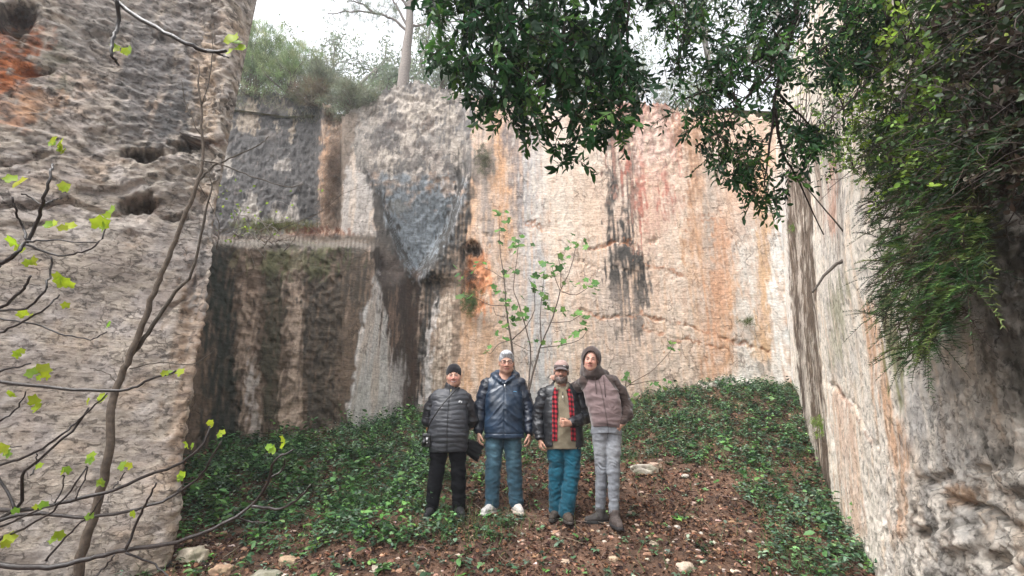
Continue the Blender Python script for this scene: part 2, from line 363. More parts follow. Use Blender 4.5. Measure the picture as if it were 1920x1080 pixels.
# relief
rough = .006+.008*sst(.2, 1, (1-np.clip(np.abs(PX-770)/140, 0, 1))*1.4)*sst(420, 300, PY)+.02*((PX > 782) & (PX < RE) & (PY > 330))
rough = rough+.022*(PX < 640)+.025*np.exp(-((PX-1250)/90)**2)*sst(420, 250, PY)+.012*sst(280, 180, PY)
nn = np.abs(fbm(P, (4, 4, 3.2), 5, 101)); hf = fbm(P, (7, 7, 6), 4, 111)
disp = rough*(nn*2.2-.6+hf*.9)+(.002+.35*rough)*1.0*(lambda u: (u-np.floor(u)-.5)*sst(-.4, .3, noise(P, 4, 160)))((P[..., 2]*11+P[..., 0]*7+2*fbm(P, 3, 4, 150)))
pxw, pyw = warp(PX, PY, P, 6)
for pts, w_, dp in [([(1090, 582), (1135, 592), (1200, 590), (1240, 602), (1330, 622), (1440, 662)], 3, .10),
                    ([(1205, 612), (1290, 640), (1380, 660)], 2.2, .05),
                    ([(1105, 470), (1150, 452), (1195, 458), (1235, 452)], 3.5, .09), ([(1150, 500), (1200, 508), (1290, 520)], 3, .07),
                    ([(900, 438), (935, 446), (960, 470)], 3, .08), ([(1060, 480), (1130, 505)], 3, .06), ([(990, 415), (1020, 430)], 2.5, .06),
                    ([(730, 178), (800, 192), (900, 200)], 3, .12), ([(640, 215), (680, 225), (740, 186)], 3, .1)]:
    disp = disp+.45*dp*(1-sst(w_*.3, w_*1.5, pdist(pxw, pyw, pts)))*sst(-.4, .2, fbm(P, 3, 3, 140))
cav = 1-sst(.6, 1.15, np.hypot((pxw-887)/26, (pyw-525)/72)); disp = disp+cav*(.16+.1*nn)
disp = disp+.22*(1-sst(.2, 1.4, np.hypot((pxw-622)/16, (pyw-222)/14)))+.25*(1-sst(.5, 1.2, np.hypot((pxw-884)/14, (pyw-462)/9)))
disp = disp-.05*(1-sst(.4, 1.3, np.hypot((pxw-1182)/40, (pyw-480)/30)))
# low stone bench at the foot on the right
disp = disp-.30*sst(715, 722, pyw+3*np.sin(PX*.2))*sst(1305, 1312, pxw)*(1-sst(1395, 1405, pxw))
P[..., 1] += blur(disp, 1)
PO = P.copy()
C = Paint(PX, PY, PO, (.53, .39, .30), 8)
C.mix(sst(-.1, .6, C.mf), (.60, .48, .385), .6); C.mix(sst(.1, .6, C.st2), (.42, .34, .28), .35); C.mix(sst(.15, .6, fbm(P, (9, 9, 1.6), 4, 96)), (.64, .54, .46), .5); C.mix(sst(.0, .7, C.st), (.60, .40, .26), .55); C.mix(sst(.1, .8, fbm(PO, 1.2, 3, 88)), (.62, .52, .44), .6)
for x_, w_, cc_, k_ in ((1045, 30, (.62, .53, .45), .6), (1100, 18, (.50, .36, .26), .5), (1130, 14, (.60, .50, .42), .5), (1215, 20, (.58, .42, .31), .5), (1260, 26, (.60, .50, .41), .5), (1325, 14, (.46, .33, .25), .5), (930, 20, (.56, .36, .23), .5), (1165, 60, (.44, .37, .32), .35)): C.streak(cc_, [(150, x_, w_), (500, x_+4, w_*1.2), (820, x_+6, w_*1.3)], k_, .8, 1.)
grey, dark, brown, orng, cream, white = (.33, .30, .275), (.055, .05, .045), (.17, .12, .085), (.55, .32, .18), (.64, .55, .46), (.70, .68, .66)
# panel
C.streak((.42, .38, .35), [(380, 950, 26), (760, 1010, 60)], .55)
C.streak(white, [(400, 858, 14), (700, 832, 22), (790, 815, 24)], .7, .2)
C.streak(orng, [(200, 925, 12), (420, 942, 14), (470, 950, 10)], .8); C.streak(orng, [(330, 886, 10), (500, 878, 12), (720, 868, 14)], .75, .3)
C.streak(orng, [(620, 905, 22), (760, 900, 26)], .4, .4)
C.streak((.25, .22, .20), [(195, 915, 15), (330, 905, 16), (430, 915, 12)], .7); C.streak((.22, .18, .165), [(195, 972, 30), (330, 972, 16), (430, 978, 8)], .85, .5)
C.streak((.42, .42, .42), [(235, 1000, 24), (420, 1000, 18), (600, 1010, 20), (760, 1010, 26)], .7, .3)
C.streak(cream, [(250, 1070, 60), (450, 1070, 60)], .6)
C.streak((.50, .30, .18), [(330, 1110, 40), (430, 1120, 30)], .3)
C.streak(dark, [(262, 1147, 9), (400, 1150, 11), (500, 1162, 18), (600, 1168, 10)], .85, 1.1)
C.streak(dark, [(200, 1176, 11), (330, 1184, 14), (430, 1182, 16), (500, 1188, 26), (560, 1192, 18), (625, 1192, 9)], .95, .9)
C.streak((.35, .29, .25), [(560, 1165, 34), (700, 1170, 50)], .45, .7)
C.streak((.44, .24, .18), [(190, 1215, 66), (280, 1235, 60), (380, 1235, 50), (440, 1225, 20)], .5, 1.1)
for x_, w_, y1 in ((1168, 5, 330), (1205, 7, 420), (1222, 5, 300), (1240, 9, 400), (1258, 6, 360), (1272, 7, 300), (1216, 10, 260)): C.streak((.38, .14, .10), [(190, x_-4, w_*1.3), (y1, x_+3, w_*.5)], .65, 1.2)
C.streak((.60, .50, .43), [(220, 1222, 26), (300, 1230, 26)], .5, .9)
C.streak((.34, .20, .12), [(230, 1290, 26), (330, 1310, 20), (460, 1305, 16)], .75, .6)
C.streak(orng, [(420, 1300, 20), (520, 1310, 14)], .4, .8); C.streak((.40, .35, .30), [(300, 1345, 22), (420, 1335, 20), (520, 1345, 12)], .7, .4)
C.streak((.54, .30, .18), [(430, 1352, 14), (560, 1352, 22), (700, 1350, 26)], .7, .7)
C.streak(orng, [(520, 1376, 8), (700, 1368, 16)], .6, .3)
C.streak((.63, .585, .53), [(400, 1402, 22), (560, 1402, 22), (720, 1400, 28)], .85, .3)
C.streak((.58, .38, .22), [(300, 1428, 12), (560, 1436, 14), (680, 1430, 14)], .75, .7)
C.streak((.50, .30, .2), [(330, 1385, 40), (430, 1385, 30)], .4, .7)
C.streak((.72, .70, .66), [(340, 1456, 12), (560, 1460, 16), (760, 1466, 14)], .9, .2)
for pts in ([(1090, 582), (1135, 592), (1200, 590), (1240, 602), (1330, 622), (1440, 662)], [(1205, 612), (1290, 640), (1380, 660)], [(1105, 470), (1150, 452), (1195, 458)], [(1290, 408), (1330, 400)], [(1270, 440), (1310, 420), (1350, 410)], [(990, 415), (1020, 430)], [(1215, 500), (1290, 520)]):
    C.crack((.36, .16, .08), pts, 3.4, .85)
C.blob((.62, .25, .11), 893, 528, 24, 64, .85, .6); C.blob((.05, .04, .03), 884, 466, 16, 12, .9); C.blob((.12, .09, .06), 885, 560, 14, 26, .7, .9)
C.area((.66, .62, .57), [(1308, 712), (1400, 706), (1402, 760), (1308, 760)], .7)
C.blob((.05, .05, .045), 1425, 690, 16, 14, .7, .9); C.blob((.16, .14, .12), 1335, 722, 40, 10, .6, .9)
C.blob((.66, .64, .6), 1420, 700, 60, 28, .35)
# brown rough band right of the crease, dark V edges
C.area((.25, .18, .13), [(790, 530), (850, 430), (876, 330), (886, 340), (874, 480), (860, 640), (850, 790), (800, 790), (782, 640)], 1)
C.streak((.56, .46, .37), [(560, 836, 9), (680, 822, 14), (790, 815, 20)], .7, .9)
C.streak((.60, .56, .53), [(560, 818, 5), (640, 800, 10), (800, 796, 14)], .85, .3)
C.streak((.05, .045, .04), [(320, 874, 14), (430, 852, 24), (500, 828, 30), (540, 795, 30), (620, 786, 12), (790, 780, 7)], .92, .45)
# grey broken rock, top centre
C.area((.33, .30, .27), [(640, 190), (740, 110), (880, 150), (886, 320), (850, 350), (800, 318), (760, 345), (700, 322), (640, 330)], .95); C.mix(sst(-.3, .3, fbm(PO, 2.4, 4, 127))*((PX > 636) & (PX < 884) & (PY < 345)), (.19, .175, .165), .8)
for cx, cy, rx, ry, cc in [(700, 215, 26, 18, cream), (790, 200, 50, 26, cream), (850, 240, 22, 60, cream), (760, 260, 18, 30, cream), (690, 290, 16, 30, cream), (720, 300, 20, 26, cream), (820, 300, 20, 30, (.5, .42, .36)), (740, 235, 26, 14, (.2, .16, .14)), (780, 280, 22, 14, (.16, .13, .11)), (720, 265, 30, 18, (.17, .15, .14)), (665, 250, 20, 26, (.22, .21, .2)), (800, 235, 12, 16, (.2, .15, .12)), (845, 345, 20, 14, orng), (806, 352, 12, 8, orng), (870, 215, 16, 40, (.24, .23, .23)), (660, 320, 16, 20, (.55, .45, .38))]:
    C.blob(cc, cx, cy, rx, ry, .85, 1.2)
C.c *= (1-.28*((PX > 640)*(PX < 884)*sst(345, 320, PY)))[..., None]; C.mix(.7*sst(.05, .35, fbm(PO, (5, 5, 4), 5, 120))*((PX > 640) & (PX < 880) & (PY < 345)), (.12, .10, .09), .8)
C.mix(sst(.15, .4, fbm(PO, (4.5, 4.5, 3.5), 5, 125))*((PX > 650) & (PX < 880) & (PY < 345)), (.46, .40, .345), .7)
# blue-grey face inside the V
V_in = blur(inpoly(C.px, C.py, [(668, 330), (760, 322), (880, 335), (848, 440), (790, 535), (776, 535), (738, 470), (700, 380)]).astype(float), 6)*sst(290, 380, C.py+70*C.mf)
C.mix(V_in, (.235, .26, .28)); C.mix(V_in*sst(.0, .6, C.mf), (.28, .30, .315), .6); C.mix(V_in*sst(.2, .7, C.hf), (.17, .19, .20), .5)
C.blob((.55, .45, .38), 840, 350, 24, 12, .7, 1.); C.blob((.36, .34, .3), 740, 390, 20, 10, .5, 1)
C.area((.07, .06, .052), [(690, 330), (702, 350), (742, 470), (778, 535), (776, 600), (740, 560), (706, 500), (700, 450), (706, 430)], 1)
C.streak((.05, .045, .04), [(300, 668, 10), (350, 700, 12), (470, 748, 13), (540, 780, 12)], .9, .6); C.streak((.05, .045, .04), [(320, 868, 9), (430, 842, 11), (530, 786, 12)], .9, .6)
# light triangle
C.streak((.27, .24, .21), [(200, 655, 26), (300, 668, 22), (340, 660, 14)], .8, 1.)
C.area((.42, .38, .345), [(655, 300), (668, 310), (690, 340), (702, 400), (705, 445), (640, 440), (632, 420), (646, 330)], .95)
C.mix(inpoly(C.px, C.py, [(655, 260), (690, 340), (705, 445), (640, 440)])*sst(.1, .7, C.st), (.58, .46, .36), .6)
# brown pillar
C.area((.20, .155, .12), [(604, 200), (672, 215), (664, 260), (650, 330), (636, 430), (594, 430), (604, 330)], .95)
C.streak((.38, .23, .14), [(235, 609, 8), (330, 607, 9), (430, 602, 10)], .85, .6); C.streak((.30, .21, .15), [(240, 630, 8), (430, 620, 12)], .8, .6)
C.streak((.05, .045, .04), [(210, 600, 6), (420, 590, 5)], .7, .8)
# upper left dark wall
LW = [(300, 100), (604, 120), (604, 200), (600, 430), (596, 446), (300, 460)]
C.area((.10, .093, .09), LW, 1)
inLW = inpoly(C.px, C.py, LW)
C.mix(inLW*sst(0, .7, C.mf), (.115, .108, .105), .8); C.mix(inLW*sst(.2, .7, C.hf), (.04, .038, .038), .6); C.mix(inLW*sst(.25, .8, fbm(PO, 2.2, 4, 130)), (.20, .17, .15), .6)
for x, y0, y1, w_ in [(548, 205, 262, 5), (517, 230, 252, 4), (470, 185, 235, 14), (458, 205, 245, 18), (530, 180, 190, 8)]:
    C.streak((.40, .33, .26), [(y0, x, w_*.5), ((y0+y1)/2, x, w_*.9), (y1, x+3, w_)], .9, .6, .4, 12)
for pts in ([(362, 470, 4), (410, 466, 26)], [(375, 552, 5), (412, 545, 22)], [(385, 518, 3), (410, 520, 12)], [(300, 535, 8), (320, 535, 10)], [(290, 420, 12), (320, 425, 14)]):
    C.streak((.38, .34, .30), pts, .9, .5, .4, 10)
C.streak((.04, .037, .035), [(360, 580, 22), (440, 585, 20)], .7, .6)
C.blob((.30, .14, .09), 590, 438, 60, 8, .8, .9); C.blob((.20, .21, .11), 510, 425, 70, 12, .6, .9); C.blob((.30, .30, .29), 650, 452, 40, 8, .7, .5)
# block front
BF = [(200, 448), (690, 455), (703, 500), (652, 800), (620, 1000), (200, 1000)]
C.area((.14, .10, .072), BF, 1)
inB = inpoly(C.px, C.py, BF)
C.mix(inB*sst(.0, .6, C.mf), (.24, .17, .125), .7); C.mix(inB*sst(.05, .55, C.st2), (.05, .042, .034), .6)
C.streak((.035, .038, .03), [(470, 405, 34), (560, 412, 22), (700, 418, 30), (860, 420, 38)], .95, .45)
C.streak((.40, .30, .23), [(520, 455, 10), (620, 462, 14), (700, 468, 16), (820, 470, 14)], .9, .7); C.streak((.55, .49, .45), [(690, 472, 7), (840, 472, 9)], .8, .5)
C.streak((.30, .215, .16), [(470, 470, 24), (560, 470, 20)], .5)
C.streak((.085, .075, .05), [(460, 522, 18), (600, 512, 16), (780, 506, 14)], .9, .5)
C.streak((.46, .35, .27), [(520, 555, 10), (600, 552, 14), (700, 548, 16), (790, 545, 22)], .9, .7)
C.streak((.36, .28, .22), [(460, 556, 14), (520, 556, 10)], .8, .5)
C.streak((.07, .058, .045), [(475, 590, 24), (560, 584, 16), (700, 582, 12), (790, 590, 10)], .9, .6)
C.streak((.075, .06, .045), [(470, 640, 50), (520, 650, 44), (600, 634, 26), (700, 615, 22), (790, 610, 26)], .85, .55)
C.streak((.17, .12, .085), [(600, 660, 16), (760, 645, 14)], .6, .7)
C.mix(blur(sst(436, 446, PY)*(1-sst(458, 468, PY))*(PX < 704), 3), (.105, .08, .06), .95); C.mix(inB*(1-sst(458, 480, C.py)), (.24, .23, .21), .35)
C.blob((.16, .17, .07), 560, 490, 90, 26, .45, 1)
# fan and crease
FN = [(703, 500), (716, 560), (745, 700), (762, 790), (762, 900), (640, 900), (652, 790), (676, 640)]
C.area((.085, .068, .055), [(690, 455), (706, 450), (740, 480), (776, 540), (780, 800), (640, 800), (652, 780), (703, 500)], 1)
C.area((.60, .575, .55), FN, 1)
inF = inpoly(C.px, C.py, FN); C.mix(inF*sst(0, .7, C.st), (.56, .47, .40), .7)
C.streak((.055, .04, .033), [(500, 735, 26), (600, 745, 22), (660, 742, 16), (690, 740, 4)], .9, .5)
C.streak((.30, .2, .15), [(560, 735, 7), (640, 742, 8)], .6, .9)
C.streak((.54, .50, .48), [(680, 750, 12), (800, 748, 16)], .8, .5)
C.streak((.09, .06, .045), [(520, 778, 14), (650, 772, 10), (800, 771, 8)], .95, .35)
C.mix(sst(.15, .7, C.hf)*(PX < 880), (.05, .045, .04), .25)
# plateau lip
rowsV = [PO]; colsV = [np.clip(C.c, .01, 1)]
lip = []
for k, (dy, dz) in enumerate([(.15, .02), (.5, .02), (1.2, .0), (3, .1)]):
    q = PO[:, 0].copy(); q[:, 1] += dy; q[:, 2] += dz+.05*noise(q, 3, 5); lip.append(q)
PF = np.concatenate([np.stack(lip[::-1], 1), PO], 1)
CF = np.concatenate([np.repeat(C.c[:, :1], 4, 1)*.5, C.c], 1)
back_mat = mat_rock('quarried_limestone', 35, .75, .5, 1., 1., .17, (1, 1, .6))
o = mk('back_rock_face', PF.reshape(-1, 3), gridF(PF.shape[0], PF.shape[1], True), back_mat, None, np.clip(CF, .01, .9).reshape(-1, 3))
tag(o, 'tall pale orange and grey cut rock face behind the four men, streaked black', 'rock face', kind='structure')

# ---- side faces from a base line
def side_face(name, line, z0, z1, ds, dz, lean, paint, relief, mat, label, topf=None, sgn=1, rnd=6, cap=1):
    L = np.array(line, float); seg = np.hypot(*(L[1:]-L[:-1]).T); S = np.concatenate([[0], np.cumsum(seg)])
    s_ = [0.]
    while s_[-1] < S[-1]: s_.append(s_[-1]+ds(s_[-1]))
    s_ = np.array(s_); bx = ip(s_, S, L[:, 0]); by = ip(s_, S, L[:, 1])
    for _ in range(rnd*3):
        bx[1:-1] = (bx[:-2]+2*bx[1:-1]+bx[2:])/4; by[1:-1] = (by[:-2]+2*by[1:-1]+by[2:])/4
    tx, ty = np.gradient(bx), np.gradient(by); l = np.hypot(tx, ty)+1e-9; nx, ny = sgn*ty/l, -sgn*tx/l      # outward from the quarry
    for _ in range(40): nx[1:-1] = (nx[:-2]+2*nx[1:-1]+nx[2:])/4; ny[1:-1] = (ny[:-2]+2*ny[1:-1]+ny[2:])/4
    zt = np.full(len(s_), z1) if topf is None else topf(bx, by)
    nz = int((z1-z0)/dz); v = np.linspace(0, 1, nz)[None]
    Z = z0+(zt[:, None]-z0)*v; k = lean*(Z+1.2)
    Pb = np.stack([bx[:, None]+nx[:, None]*k, by[:, None]+ny[:, None]*k, Z], -1)
    px, py = proj(Pb); D = relief(px, py, Pb)
    Pd = Pb.copy(); Pd[..., 0] += nx[:, None]*D; Pd[..., 1] += ny[:, None]*D
    px, py = proj(Pd); c = paint(px, py, Pd)
    caps = []
    for dd_, dz_ in [(.1, .01), (.5, .02), (4., .1)]:
        q = Pd[:, -1].copy(); q[:, 0] += cap*dd_; q[:, 2] += dz_; caps.append(q)
    Pf = np.concatenate([Pd, np.stack(caps, 1)], 1); cf = np.concatenate([c, np.repeat(c[:, -1:], 3, 1)*.6], 1)
    o = mk(name, Pf.reshape(-1, 3), gridF(Pf.shape[0], Pf.shape[1], sgn > 0), mat, None, np.clip(cf, .008, .9).reshape(-1, 3))
    return tag(o, label, 'rock face', kind='structure')

def flakes(P, fz, tilt, s, w=1.6):
    "shingled scars left by picks: each slopes out and breaks off in a sharp edge"
    u = P[..., 2]*fz+(P[..., 0]+.6*P[..., 1])*fz*tilt+w*fbm(P, (3.2, 3.2, 4.5), 4, s); f = u-np.floor(u)
    return (f-.5)*sst(-.5, .3, noise(P, 5, s+7))
def left_relief(px, py, P):
    up = sst(430, 250, py); n = np.abs(fbm(P, (2.2, 2.2, 3.2), 5, 201)); hf = fbm(P, (8, 8, 13), 4, 211)
    edge = np.exp(-((px-ip(py, [0, 300, 1000], [435, 400, 350]))/45)**2)
    n = np.abs(fbm(P, (3.4, 3.4, 5), 5, 201)); D = (.006+.018*up+.026*edge)*(n*2-.6)+(.005+.010*up+.012*edge)*hf+.09*fbm(P, .6, 2, 215)+(.007+.024*up+.014*edge)*flakes(P, 9, .35, 220, 2.2)+(.006+.014*up)*flakes(P, 19, -.3, 225, 2.6)
    x, y = warp(px, py, P, 10)
    for cx, cy, rx, ry, d in [(272, 292, 46, 17, .30), (262, 385, 32, 17, .28), (365, 268, 44, 9, .22), (30, 30, 40, 28, .3), (250, 445, 22, 14, .06), (345, 285, 20, 10, .12), (60, 130, 40, 10, .12), (330, 412, 30, 8, .12), (370, 330, 24, 8, .06), (310, 60, 26, 10, .1), (180, 60, 30, 10, .07), (180, 250, 14, 8, .06)]:
        D = D+d*(1-sst(.55, 1.25, np.hypot((x-cx)/rx, (y-cy)/ry)))
    for pts, w_, d in [([(-200, 382), (60, 388), (130, 378), (230, 400)], 4, .07), ([(150, 360), (260, 352), (330, 330), (400, 350)], 4, .06), ([(0, 305), (120, 300)], 3, .04), ([(300, 600), (350, 560), (370, 520)], 3, .05), ([(0, 430), (90, 425)], 3, .03)]:
        D = D+d*(1-sst(w_*.4, w_*2.4, pdist(x, y, pts)))
    D = D-.12*(1-sst(.4, 1.1, np.hypot((x-300)/110, (y-330)/60)))-.06*(1-sst(.3, 1.1, np.hypot((x-385)/26, (y-600)/200)))
    return D
def left_paint(px, py, P):
    C = Paint(px, py, P, (.47, .40, .33), 12)
    C.mix(sst(-.1, .6, C.mf), (.54, .48, .44), .8); C.mix(sst(.05, .5, fbm(P, (5, 5, 9), 5, 236)), (.30, .25, .22), .55); C.mix(sst(.15, .8, fbm(P, (1.5, 1.5, 1.2), 3, 230)), (.42, .35, .31), .7); C.mix(sst(.1, .7, fbm(P, (2.2, 2.2, 3), 4, 235)), (.58, .42, .30), .45)
    for cx, cy, rx, ry, cc, k in [(295, 150, 70, 120, (.17, .16, .155), .85), (355, 60, 60, 80, (.30, .27, .25), .7), (330, 210, 30, 60, (.15, .145, .14), .8), (386, 160, 24, 80, (.58, .44, .32), .9), (230, 240, 26, 50, (.2, .18, .16), .6), (150, 90, 60, 60, (.27, .24, .21), .6), (110, 130, 30, 50, (.2, .19, .12), .5), (180, 30, 90, 40, (.30, .27, .24), .6),
                                   (15, 120, 50, 55, (.48, .16, .06), 1), (40, 70, 50, 30, (.42, .13, .05), .8), (20, 200, 50, 40, (.55, .30, .18), .8), (30, 30, 44, 26, (.04, .03, .025), .8), (40, 75, 24, 14, (.06, .06, .03), .7), (60, 190, 60, 20, (.58, .34, .2), .6), (265, 385, 32, 16, (.10, .06, .035), .9), (272, 292, 40, 13, (.06, .045, .035), .8), (250, 445, 22, 14, (.3, .22, .16), .7), (375, 300, 24, 14, (.66, .58, .5), .8), (370, 272, 36, 8, (.12, .06, .03), .9), (330, 340, 60, 40, (.40, .36, .31), .5), (210, 420, 60, 30, (.62, .55, .48), .6),
                                   (345, 470, 40, 60, (.36, .32, .29), .6), (180, 560, 60, 50, (.30, .26, .24), .35), (130, 640, 50, 30, (.5, .38, .28), .5), (140, 700, 90, 50, (.38, .32, .28), .45)]:
        C.blob(cc, cx, cy, rx, ry, k, 1.)
    C.streak((.27, .19, .14), [(500, 375, 16), (640, 362, 22), (760, 345, 26), (900, 338, 16)], .8, 1.)
    C.streak((.40, .29, .2), [(560, 350, 26), (700, 330, 26), (980, 320, 12)], .45, 1.)
    C.streak((.20, .19, .18), [(430, 385, 14), (560, 372, 12)], .7, .9)
    C.mix(sst(.35, .65, fbm(P, (10, 10, 16), 3, 240))*sst(450, 380, py), (.10, .085, .075), .7)
    C.mix(sst(.2, .6, fbm(P, (6, 6, 22), 4, 250)), (.36, .31, .28), .35)
    C.blob((.35, .27, .2), 300, 1060, 90, 40, .6, .8)
    for pts in ([(-200, 382), (60, 388), (130, 378), (230, 400)], [(0, 305), (120, 300)]): C.crack((.2, .13, .09), pts, 3, .7)
    return C.c
left_line = [(-7.5, -1), (-6.2, 2.0), (-4.6, 3.5), (-2.90, 4.55), (-3.3, 5.0), (-6.6, 7.0), (-8.5, 8.0)]
side_face('left_rock_face', left_line, -2.2, 6.9, lambda s: .05 if s < 3 else (.017 if s < 7.3 else .05), .017, .10, left_paint, left_relief, mat_rock('weathered_limestone', -25, .9, .4, 1.7, 1.4, .45, (1, 1, 1.6)), 'rough grey and cream rock wall at the left edge of the quarry, with two small caves', sgn=-1, cap=-1)

def right_relief(px, py, P):
    low = sst(800, 1000, py)*sst(1560, 1700, px); n = np.abs(fbm(P, (2.4, 2.4, 2.2), 5, 301)); hf = fbm(P, (9, 9, 8), 4, 311)
    far = sst(1720, 1560, px)
    n = np.abs(fbm(P, 4.5, 5, 301)); D = (.002+.010*low+.007*sst(1700, 1850, px))*(n*2-.6)+(.0005+.012*low+.012*sst(1650, 1800, px))*(lambda u: (u-np.floor(u)-.5))(P[..., 2]*13-P[..., 1]*9+2.8*fbm(P, 4.5, 4, 350))+(.006*low+.004*sst(1650, 1800, px))*fbm(P, 22, 3, 355)+(.002+.008*low+.006*(1-far))*hf+.05*fbm(P, .5, 2, 315)
    x, y = warp(px, py, P, 6)
    sx = ip(y, [380, 600, 740, 900], [1490, 1505, 1513, 1540]); D = D+.03*(1-sst(.5, 1.3, np.abs(x-sx-6)/24))*sst(300, 400, y)
    D = D-.015*(1-sst(.4, 1.2, np.abs(x-ip(y, [360, 900], [1494, 1530]))/5))
    for pts, w_, d in [([(1560, 720), (1600, 770), (1635, 835)], 3, .022), ([(1720, 900), (1760, 930), (1850, 960), (1900, 1000)], 4, .06), ([(1745, 905), (1770, 890)], 4, .05)]:
        D = D+d*(1-sst(w_*.4, w_*2.4, pdist(x, y, pts)))
    for cx, cy, rx, ry, d in [(1730, 1000, 14, 12, .1), (1820, 880, 16, 10, .1), (1860, 1050, 26, 14, .08), (1800, 1010, 40, 26, -.06), (1890, 900, 40, 30, -.05)]:
        D = D+d*(1-sst(.4, 1.2, np.hypot((x-cx)/rx, (y-cy)/ry)))
    return np.clip(D, -.2, .25)
def right_paint(px, py, P):
    C = Paint(px, py, P, (.76, .695, .61), 4)
    C.mix(sst(.0, .6, C.st), (.66, .48, .33), .45); C.mix(sst(.0, .6, C.mf), (.70, .66, .61), .6)
    C.streak((.70, .68, .65), [(340, 1462, 16), (560, 1470, 14), (700, 1476, 12), (900, 1515, 10)], .95, .2)
    C.streak((.13, .095, .07), [(330, 1496, 24), (560, 1506, 24), (740, 1522, 22), (930, 1545, 14)], 1.1, .12, .2)
    C.streak((.52, .46, .40), [(420, 1497, 2.6), (600, 1502, 3.4), (740, 1512, 4.2), (900, 1530, 5)], 1.1, .2, .3)
    C.streak((.07, .05, .04), [(560, 1492, 5), (800, 1510, 5)], .6, .5)
    C.streak((.10, .09, .06), [(590, 1468, 5), (640, 1472, 6), (680, 1478, 3)], .8, .8, fade=15)
    C.streak((.50, .46, .42), [(250, 1545, 12), (700, 1570, 16)], .6, .5)
    C.streak((.30, .26, .23), [(200, 1568, 10), (400, 1572, 7), (470, 1574, 5)], .8, .6); C.streak((.28, .2, .15), [(300, 1535, 6), (420, 1536, 5)], .6, .6)
    C.streak((.58, .30, .20), [(300, 1560, 8), (420, 1560, 8)], .5, .7)
    C.streak((.60, .36, .22), [(580, 1630, 12), (700, 1650, 14), (850, 1690, 18), (1000, 1690, 16)], .75, .5)
    C.streak((.60, .37, .25), [(740, 1570, 14), (860, 1590, 20), (1000, 1610, 16)], .5, .6)
    C.streak((.22, .22, .10), [(560, 1660, 14), (680, 1680, 18), (760, 1684, 8)], .8, .6); C.streak((.30, .30, .17), [(540, 1575, 14), (660, 1570, 12)], .5, .8)
    C.streak((.34, .33, .32), [(660, 1755, 40), (820, 1770, 44), (900, 1780, 50), (1100, 1800, 60)], .5, .9)
    C.streak((.58, .56, .54), [(640, 1735, 20), (720, 1735, 30), (800, 1730, 20)], .6, .5)
    m = sst(1770, 1910, px+80*C.mf+ip(py, [0, 500, 800, 900, 1080], [170, 80, -40, -90, -170])); C.mix(m, (.085, .08, .07), .85)  # grey lichen plus canopy shade painted in, darker to the right
    m = sst(1640, 1800, px+50*C.mf)*sst(620, 400, py+40*C.mf); C.mix(m, (.05, .05, .042), .9)  # upper part painted dark, for the shade below the canopy
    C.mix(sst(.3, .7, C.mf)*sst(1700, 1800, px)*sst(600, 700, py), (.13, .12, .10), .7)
    C.mix(sst(.1, .7, C.hf)*sst(1660, 1760, px), (.5, .46, .41), .5); C.mix(sst(.2, .6, fbm(P, (8, 8, 7), 4, 360))*sst(850, 960, py)*sst(1640, 1740, px), (.12, .11, .095), .8)
    C.blob((.46, .28, .16), 1800, 930, 34, 20, .7, .9); C.blob((.04, .035, .03), 1730, 1000, 14, 10, .8); C.blob((.5, .46, .4), 1830, 1040, 50, 24, .6, 1)
    C.crack((.08, .07, .06), [(1720, 900), (1760, 930), (1850, 960), (1920, 990)], 4, .8); C.crack((.3, .15, .09), [(1570, 720), (1630, 830)], 4, .8); C.crack((.1, .09, .08), [(1740, 905), (1775, 885)], 3, .8)
    return C.c
right_line = [(5.75, 10.2), (5.42, 9.5), (3.72, 6.05), (3.11, 4.6), (2.62, 3.4), (2.3, 2.4), (2.15, 1.2), (2.3, -1.5)]
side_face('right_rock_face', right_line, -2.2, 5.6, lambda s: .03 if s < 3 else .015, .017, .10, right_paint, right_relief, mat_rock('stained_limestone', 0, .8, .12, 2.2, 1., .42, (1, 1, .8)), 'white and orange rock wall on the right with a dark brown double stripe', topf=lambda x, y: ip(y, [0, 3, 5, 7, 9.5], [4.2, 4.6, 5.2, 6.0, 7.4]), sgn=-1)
# plateau behind the top edge of the quarry
px_ = np.linspace(-40, 40, 60); py_ = np.linspace(10.6, 60, 40); A, B = np.meshgrid(px_, py_, indexing='ij')
Q = np.stack([A, B, 8.3+0*A], -1); Q[..., 2] += .25*fbm(Q, .3, 3, 401)+.02*(B-10.6)
q = mk('plateau', Q.reshape(-1, 3), gridF(60, 40), mat_col('dry_turf', .95, .1, 3, .6, 1.4), None, (.14, .13, .07)); tag(q, kind='structure')

NYQ[0] = 1e9
